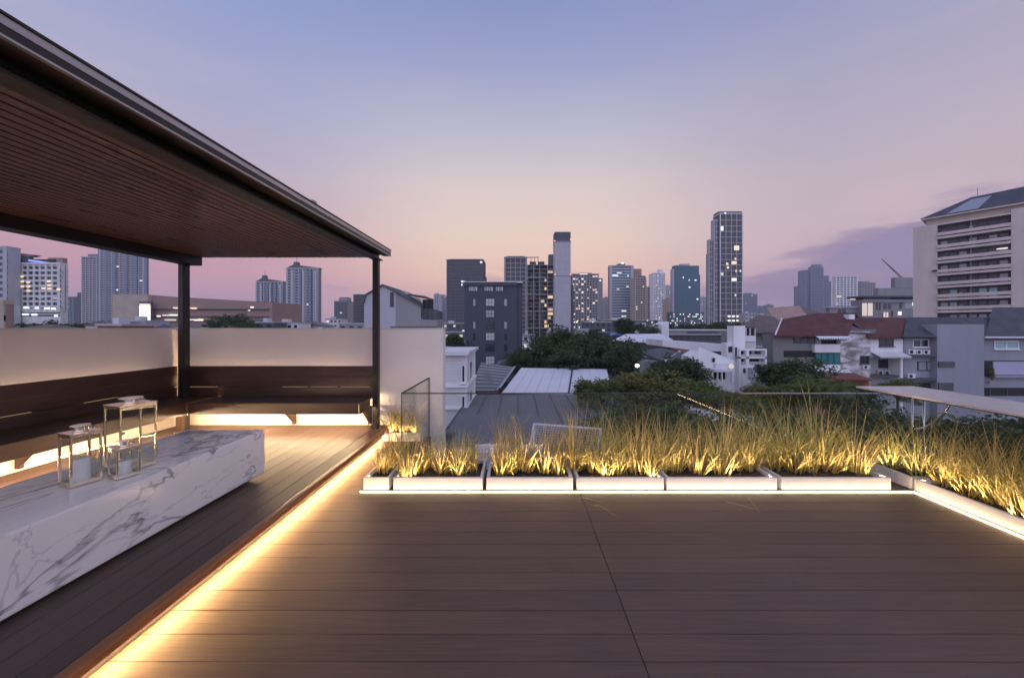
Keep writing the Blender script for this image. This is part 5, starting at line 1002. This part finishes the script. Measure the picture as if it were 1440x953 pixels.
for (a, b_, top, Y, dp, wl_, rf, lab) in LOW:
    X0, X1, Zt = PX(a, Y), PX(b_, Y), PZ(top, Y); t = thing('low_building', lab, 'building', ((X0 + X1) / 2, Y, GZ), 0, 'low buildings towards the horizon'); off = Vector(t.location); rh = (X1 - X0) * .16 if rf != 'flat' else .5
    MB().box(X0, X1, Y, Y + dp, GZ, Zt - rh).build('wall', M[wl_ if wl_ != 'bluetarp' else 'concdark'], t, off); rm_ = 'greyroof' if wl_ not in ('bluetarp', 'brick', 'brownmall') else {'bluetarp': 'bluetarp', 'brick': 'redroof', 'brownmall': 'brownroof'}[wl_]
    if rf == 'flat': MB().box(X0 - .2, X1 + .2, Y - .3, Y + dp + .2, Zt - rh + .003, Zt).build('roof', M['palegrey' if wl_ != 'bluetarp' else 'bluetarp'], t, off)
    elif rf == 'gable': MB().prism([(X0 - .4, Y - .4, Zt - rh), (X1 + .4, Y - .4, Zt - rh), ((X0 + X1) / 2, Y - .4, Zt)], (0, dp + .8, 0)).build('roof', M[rm_], t, off)
    else: MB().add([(X0 - .4, Y - .4, Zt - rh), (X1 + .4, Y - .4, Zt - rh), (X1 + .4, Y + dp, Zt - rh), (X0 - .4, Y + dp, Zt - rh), (X0 + (X1 - X0) * .3, Y + dp / 2, Zt), (X0 + (X1 - X0) * .7, Y + dp / 2, Zt)], [(0, 1, 5, 4), (1, 2, 5), (2, 3, 4, 5), (3, 0, 4), (0, 3, 2, 1)]).build('roof', M[rm_], t, off)
    rl = random.Random(int(a)); n = max(2, int((X1 - X0) / 2.6))
    for k in range(n):
        x_ = X0 + (X1 - X0) * (k + .25) / n; w_ = (X1 - X0) / n * .5
        for s in range(2): MB().box(x_, x_ + w_, Y - .06, Y - .003, Zt - rh - 1.9 - s * 3, Zt - rh - .7 - s * 3).build('window', M['win' if rl.random() > .14 else rl.choice(('litdim', 'litw'))], t, off)
    if rf == 'flat' and rl.random() < .7: MB().box(X0 + (X1 - X0) * .2, X0 + (X1 - X0) * .45, Y + 2, Y + 4.5, Zt + .003, Zt + 1.4).build('roof_tank', M['tankgrey'], t, off)
# street lamps glimpsed among the trees
for px, py, Y, lab in ((890.5, 512.5, 30, 'white glowing street lamp at the edge of the olive tree'), (833, 453, 150, 'bright lamp at the foot of the lit apartment tower'), (869, 454, 150, 'bright lamp below the white banded office'), (909.5, 451, 160, 'small warm lamp beside the white gabled house'), (651.5, 490, 60, 'small lamp on a post left of the slate blue block'), (812, 451, 170, 'cluster lamp below the concrete shaft')):
    p = P(px, py, Y); t = thing('street_lamp', lab, 'lamp', (p.x, p.y, GZ), 0, 'street lamps in the town'); H = p.z - GZ
    MB().tube([(0, 0, 0), (0, 0, H * .85), (.1, -.3, H + .1), (0, -.9, H + .12)], [.09, .07, .05, .04], 8).build('pole', M['grey_lamp'], t); r_ = max(.16, .9 * Y / F)
    MB().tube([(0, -1.0, H - r_ * .8), (0, -1.0, H - r_ * .3), (0, -1.0, H + r_ * .5), (0, -1.0, H + r_)], [r_ * .3, r_, r_, r_ * .3], 12).build('lamp_head', M['bulb' if Y < 100 else 'litw'], t)

# ================================================================ ground
struct('ground', MB().add([(-1900, -120, GZ), (1900, -120, GZ), (1900, 1700, GZ), (-1900, 1700, GZ)], [(0, 1, 2, 3)]), M['ground'])
hz = MB().box(-1920, 1920, -140, 1720, GZ - 1, 150).build('haze', None)
m = bpy.data.materials.new('dusk_haze'); m.use_nodes = True; nt = m.node_tree; nt.nodes.clear()
vo = nt.nodes.new('ShaderNodeVolumePrincipled'); vo.inputs['Color'].default_value = (.96, .94, .98, 1); vo.inputs['Density'].default_value = .00021
mo = nt.nodes.new('ShaderNodeOutputMaterial'); nt.links.new(vo.outputs[0], mo.inputs['Volume']); hz.data.materials.clear(); hz.data.materials.append(m); tag(hz, kind='stuff')
q = MB().box(-60, 60, 30, 36, GZ + .004, GZ + .006); struct('road', q, M['asphalt'])

# ================================================================ camera, sky, light
cam = bpy.data.cameras.new('camera'); co = bpy.data.objects.new('camera', cam); COL.objects.link(co); scene.camera = co
co.location = (0, 0, EYE); co.rotation_euler = (R(90), 0, 0)
cam.sensor_width = 36; cam.lens = F / 1440 * 36; cam.shift_x = -(VX - 720) / 1440; cam.shift_y = (VY - 476.5) / 1440
cam.clip_start = .05; cam.clip_end = 9000
w = bpy.data.worlds.new('World'); scene.world = w; w.use_nodes = True; nt = w.node_tree; L = nt.links.new
bg = nt.nodes['Background']; tc = N(nt, 'ShaderNodeTexCoord'); sp = N(nt, 'ShaderNodeSeparateXYZ'); L(tc.outputs['Generated'], sp.inputs[0])
def mth(op, a, b_=None, c=None, clamp=False):
    n = N(nt, 'ShaderNodeMath', operation=op); n.use_clamp = clamp
    for i, v in enumerate((a, b_, c)):
        if v is None: continue
        if isinstance(v, (int, float)): n.inputs[i].default_value = v
        else: L(v, n.inputs[i])
    return n.outputs[0]
def mrange(v, a, b_, c=0., d=1., smooth=True):
    n = N(nt, 'ShaderNodeMapRange'); n.interpolation_type = 'SMOOTHSTEP' if smooth else 'LINEAR'
    for k, q in zip(('From Min', 'From Max', 'To Min', 'To Max'), (a, b_, c, d)): n.inputs[k].default_value = q
    L(v, n.inputs[0]); return n.outputs[0]
def mixc(f, a, b_):
    n = N(nt, 'ShaderNodeMix'); n.data_type = 'RGBA'
    if isinstance(f, (int, float)): n.inputs[0].default_value = f
    else: L(f, n.inputs[0])
    for i, v in ((6, a), (7, b_)):
        if isinstance(v, tuple): n.inputs[i].default_value = v
        else: L(v, n.inputs[i])
    return n.outputs[2]
el = mth('MULTIPLY', mth('ARCSINE', mth('MINIMUM', mth('MAXIMUM', sp.outputs[2], -1.), 1.)), 57.2958)       # elevation, degrees
az = mth('MULTIPLY', mth('ARCTAN2', sp.outputs[0], sp.outputs[1]), 57.2958)                                   # azimuth from the view direction
e01 = mth('MULTIPLY', mth('MAXIMUM', el, 0.), 1 / 90.)
def sky(stops): return ramp(nt, e01, [(e / 90., lin(c)) for e, c in stops]).outputs[0]
mid = sky([(0, (194, 158, 178)), (4, (208, 167, 174)), (8, (231, 192, 178)), (14, (230, 205, 192)), (21, (217, 201, 199)), (28, (188, 185, 203)), (36, (154, 162, 200)), (44, (132, 143, 190)), (60, (128, 136, 186)), (90, (120, 128, 178))])
left = sky([(0, (168, 142, 176)), (3, (180, 146, 176)), (7, (197, 152, 170)), (13, (200, 163, 178)), (20, (182, 170, 193)), (28, (164, 168, 202)), (36, (145, 156, 201)), (44, (130, 142, 192)), (60, (126, 136, 186)), (90, (120, 128, 178))])
right = sky([(0, (176, 144, 180)), (5, (186, 154, 180)), (12, (197, 176, 187)), (18, (190, 175, 189)), (25, (175, 168, 191)), (36, (149, 153, 192)), (44, (132, 141, 187)), (60, (126, 136, 186)), (90, (120, 128, 178))])
c = mixc(mrange(az, 8., 42.), mid, right); c = mixc(mrange(az, -8., -40.), c, left)
# cloud bank low on the right and thin streaks on the left
mp = N(nt, 'ShaderNodeMapping'); mp.inputs['Scale'].default_value = (3.0, 3.0, 15.0); L(tc.outputs['Generated'], mp.inputs[0])
cn = N(nt, 'ShaderNodeTexNoise', i_Scale=1.6, i_Detail=7.0, i_Roughness=.58, i_Distortion=.35); L(mp.outputs[0], cn.inputs[0])
edge = mth('ADD', mrange(az, 22., 50., 3.6, 13.0, False), mth('MULTIPLY', mth('SUBTRACT', cn.outputs[0], .5), 9.0))
bank = mth('MULTIPLY', mrange(mth('SUBTRACT', edge, el), -.6, 1.5), mrange(az, 20., 31.))
bank = mth('MULTIPLY', bank, mrange(el, 1.2, 4.5, .35, 1.)); bank = mth('MULTIPLY', bank, mrange(az, 100., 70.))
streak = mth('MULTIPLY', mrange(cn.outputs[0], .54, .68), mth('MULTIPLY', mrange(el, 2.5, 4.5), mrange(el, 10.5, 7.5)))
streak = mth('MULTIPLY', mth('MULTIPLY', streak, mrange(az, -34., -24.)), mrange(az, 22., 12.))
c = mixc(mth('MULTIPLY', bank, .85), c, lin((138, 124, 164))); c = mixc(mth('MULTIPLY', streak, .6), c, lin((158, 136, 168)))
mp2 = N(nt, 'ShaderNodeMapping'); mp2.inputs['Scale'].default_value = (1.6, 2.4, 7.0); mp2.inputs['Rotation'].default_value = (0, .22, .4); L(tc.outputs['Generated'], mp2.inputs[0])
hv = N(nt, 'ShaderNodeTexNoise', i_Scale=1.5, i_Detail=8.0, i_Roughness=.62, i_Distortion=.5); L(mp2.outputs[0], hv.inputs[0])
c = mixc(mth('MULTIPLY', mrange(hv.outputs[0], .45, .72), mth('MULTIPLY', mrange(el, 42., 14.), .20)), c, lin((226, 196, 190)))
c = mixc(mrange(el, 0., -4.), c, lin((70, 62, 78)))
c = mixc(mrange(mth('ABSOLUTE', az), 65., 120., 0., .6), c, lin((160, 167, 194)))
L(c, bg.inputs[0]); L(mrange(mth('ABSOLUTE', az), 70., 140., 1.04, 2.5), bg.inputs[1])      # unseen sky behind the camera boosted as added fill for walls and facades
# the dusk's own Nishita sky adds a faint glow over the sunset
ns = N(nt, 'ShaderNodeTexSky'); ns.sky_type = 'NISHITA'; ns.sun_disc = False; ns.sun_elevation = R(1.0); ns.sun_rotation = R(5); ns.air_density = 1.2; ns.dust_density = 1.5
b2 = N(nt, 'ShaderNodeBackground'); b2.inputs[1].default_value = .012; L(ns.outputs[0], b2.inputs[0])
ad = N(nt, 'ShaderNodeAddShader'); L(bg.outputs[0], ad.inputs[0]); L(b2.outputs[0], ad.inputs[1]); L(ad.outputs[0], nt.nodes['World Output'].inputs[0])
sl = bpy.data.lights.new('sun', 'SUN'); sl.energy = .12; sl.angle = R(25); sl.color = (1, .72, .62); so = bpy.data.objects.new('sun', sl); COL.objects.link(so)
so.rotation_euler = (R(86), 0, R(180 - 5))
vs = scene.view_settings; vs.view_transform = 'Standard'; vs.look = 'None'; vs.exposure = 0; vs.gamma = 1
cy = scene.cycles; cy.use_denoising = True; cy.volume_step_rate = 4; cy.max_bounces = 8; cy.diffuse_bounces = 4; cy.glossy_bounces = 4; cy.transparent_max_bounces = 16; cy.sample_clamp_indirect = 6
try: cy.denoiser = 'OPENIMAGEDENOISE'
except Exception: pass
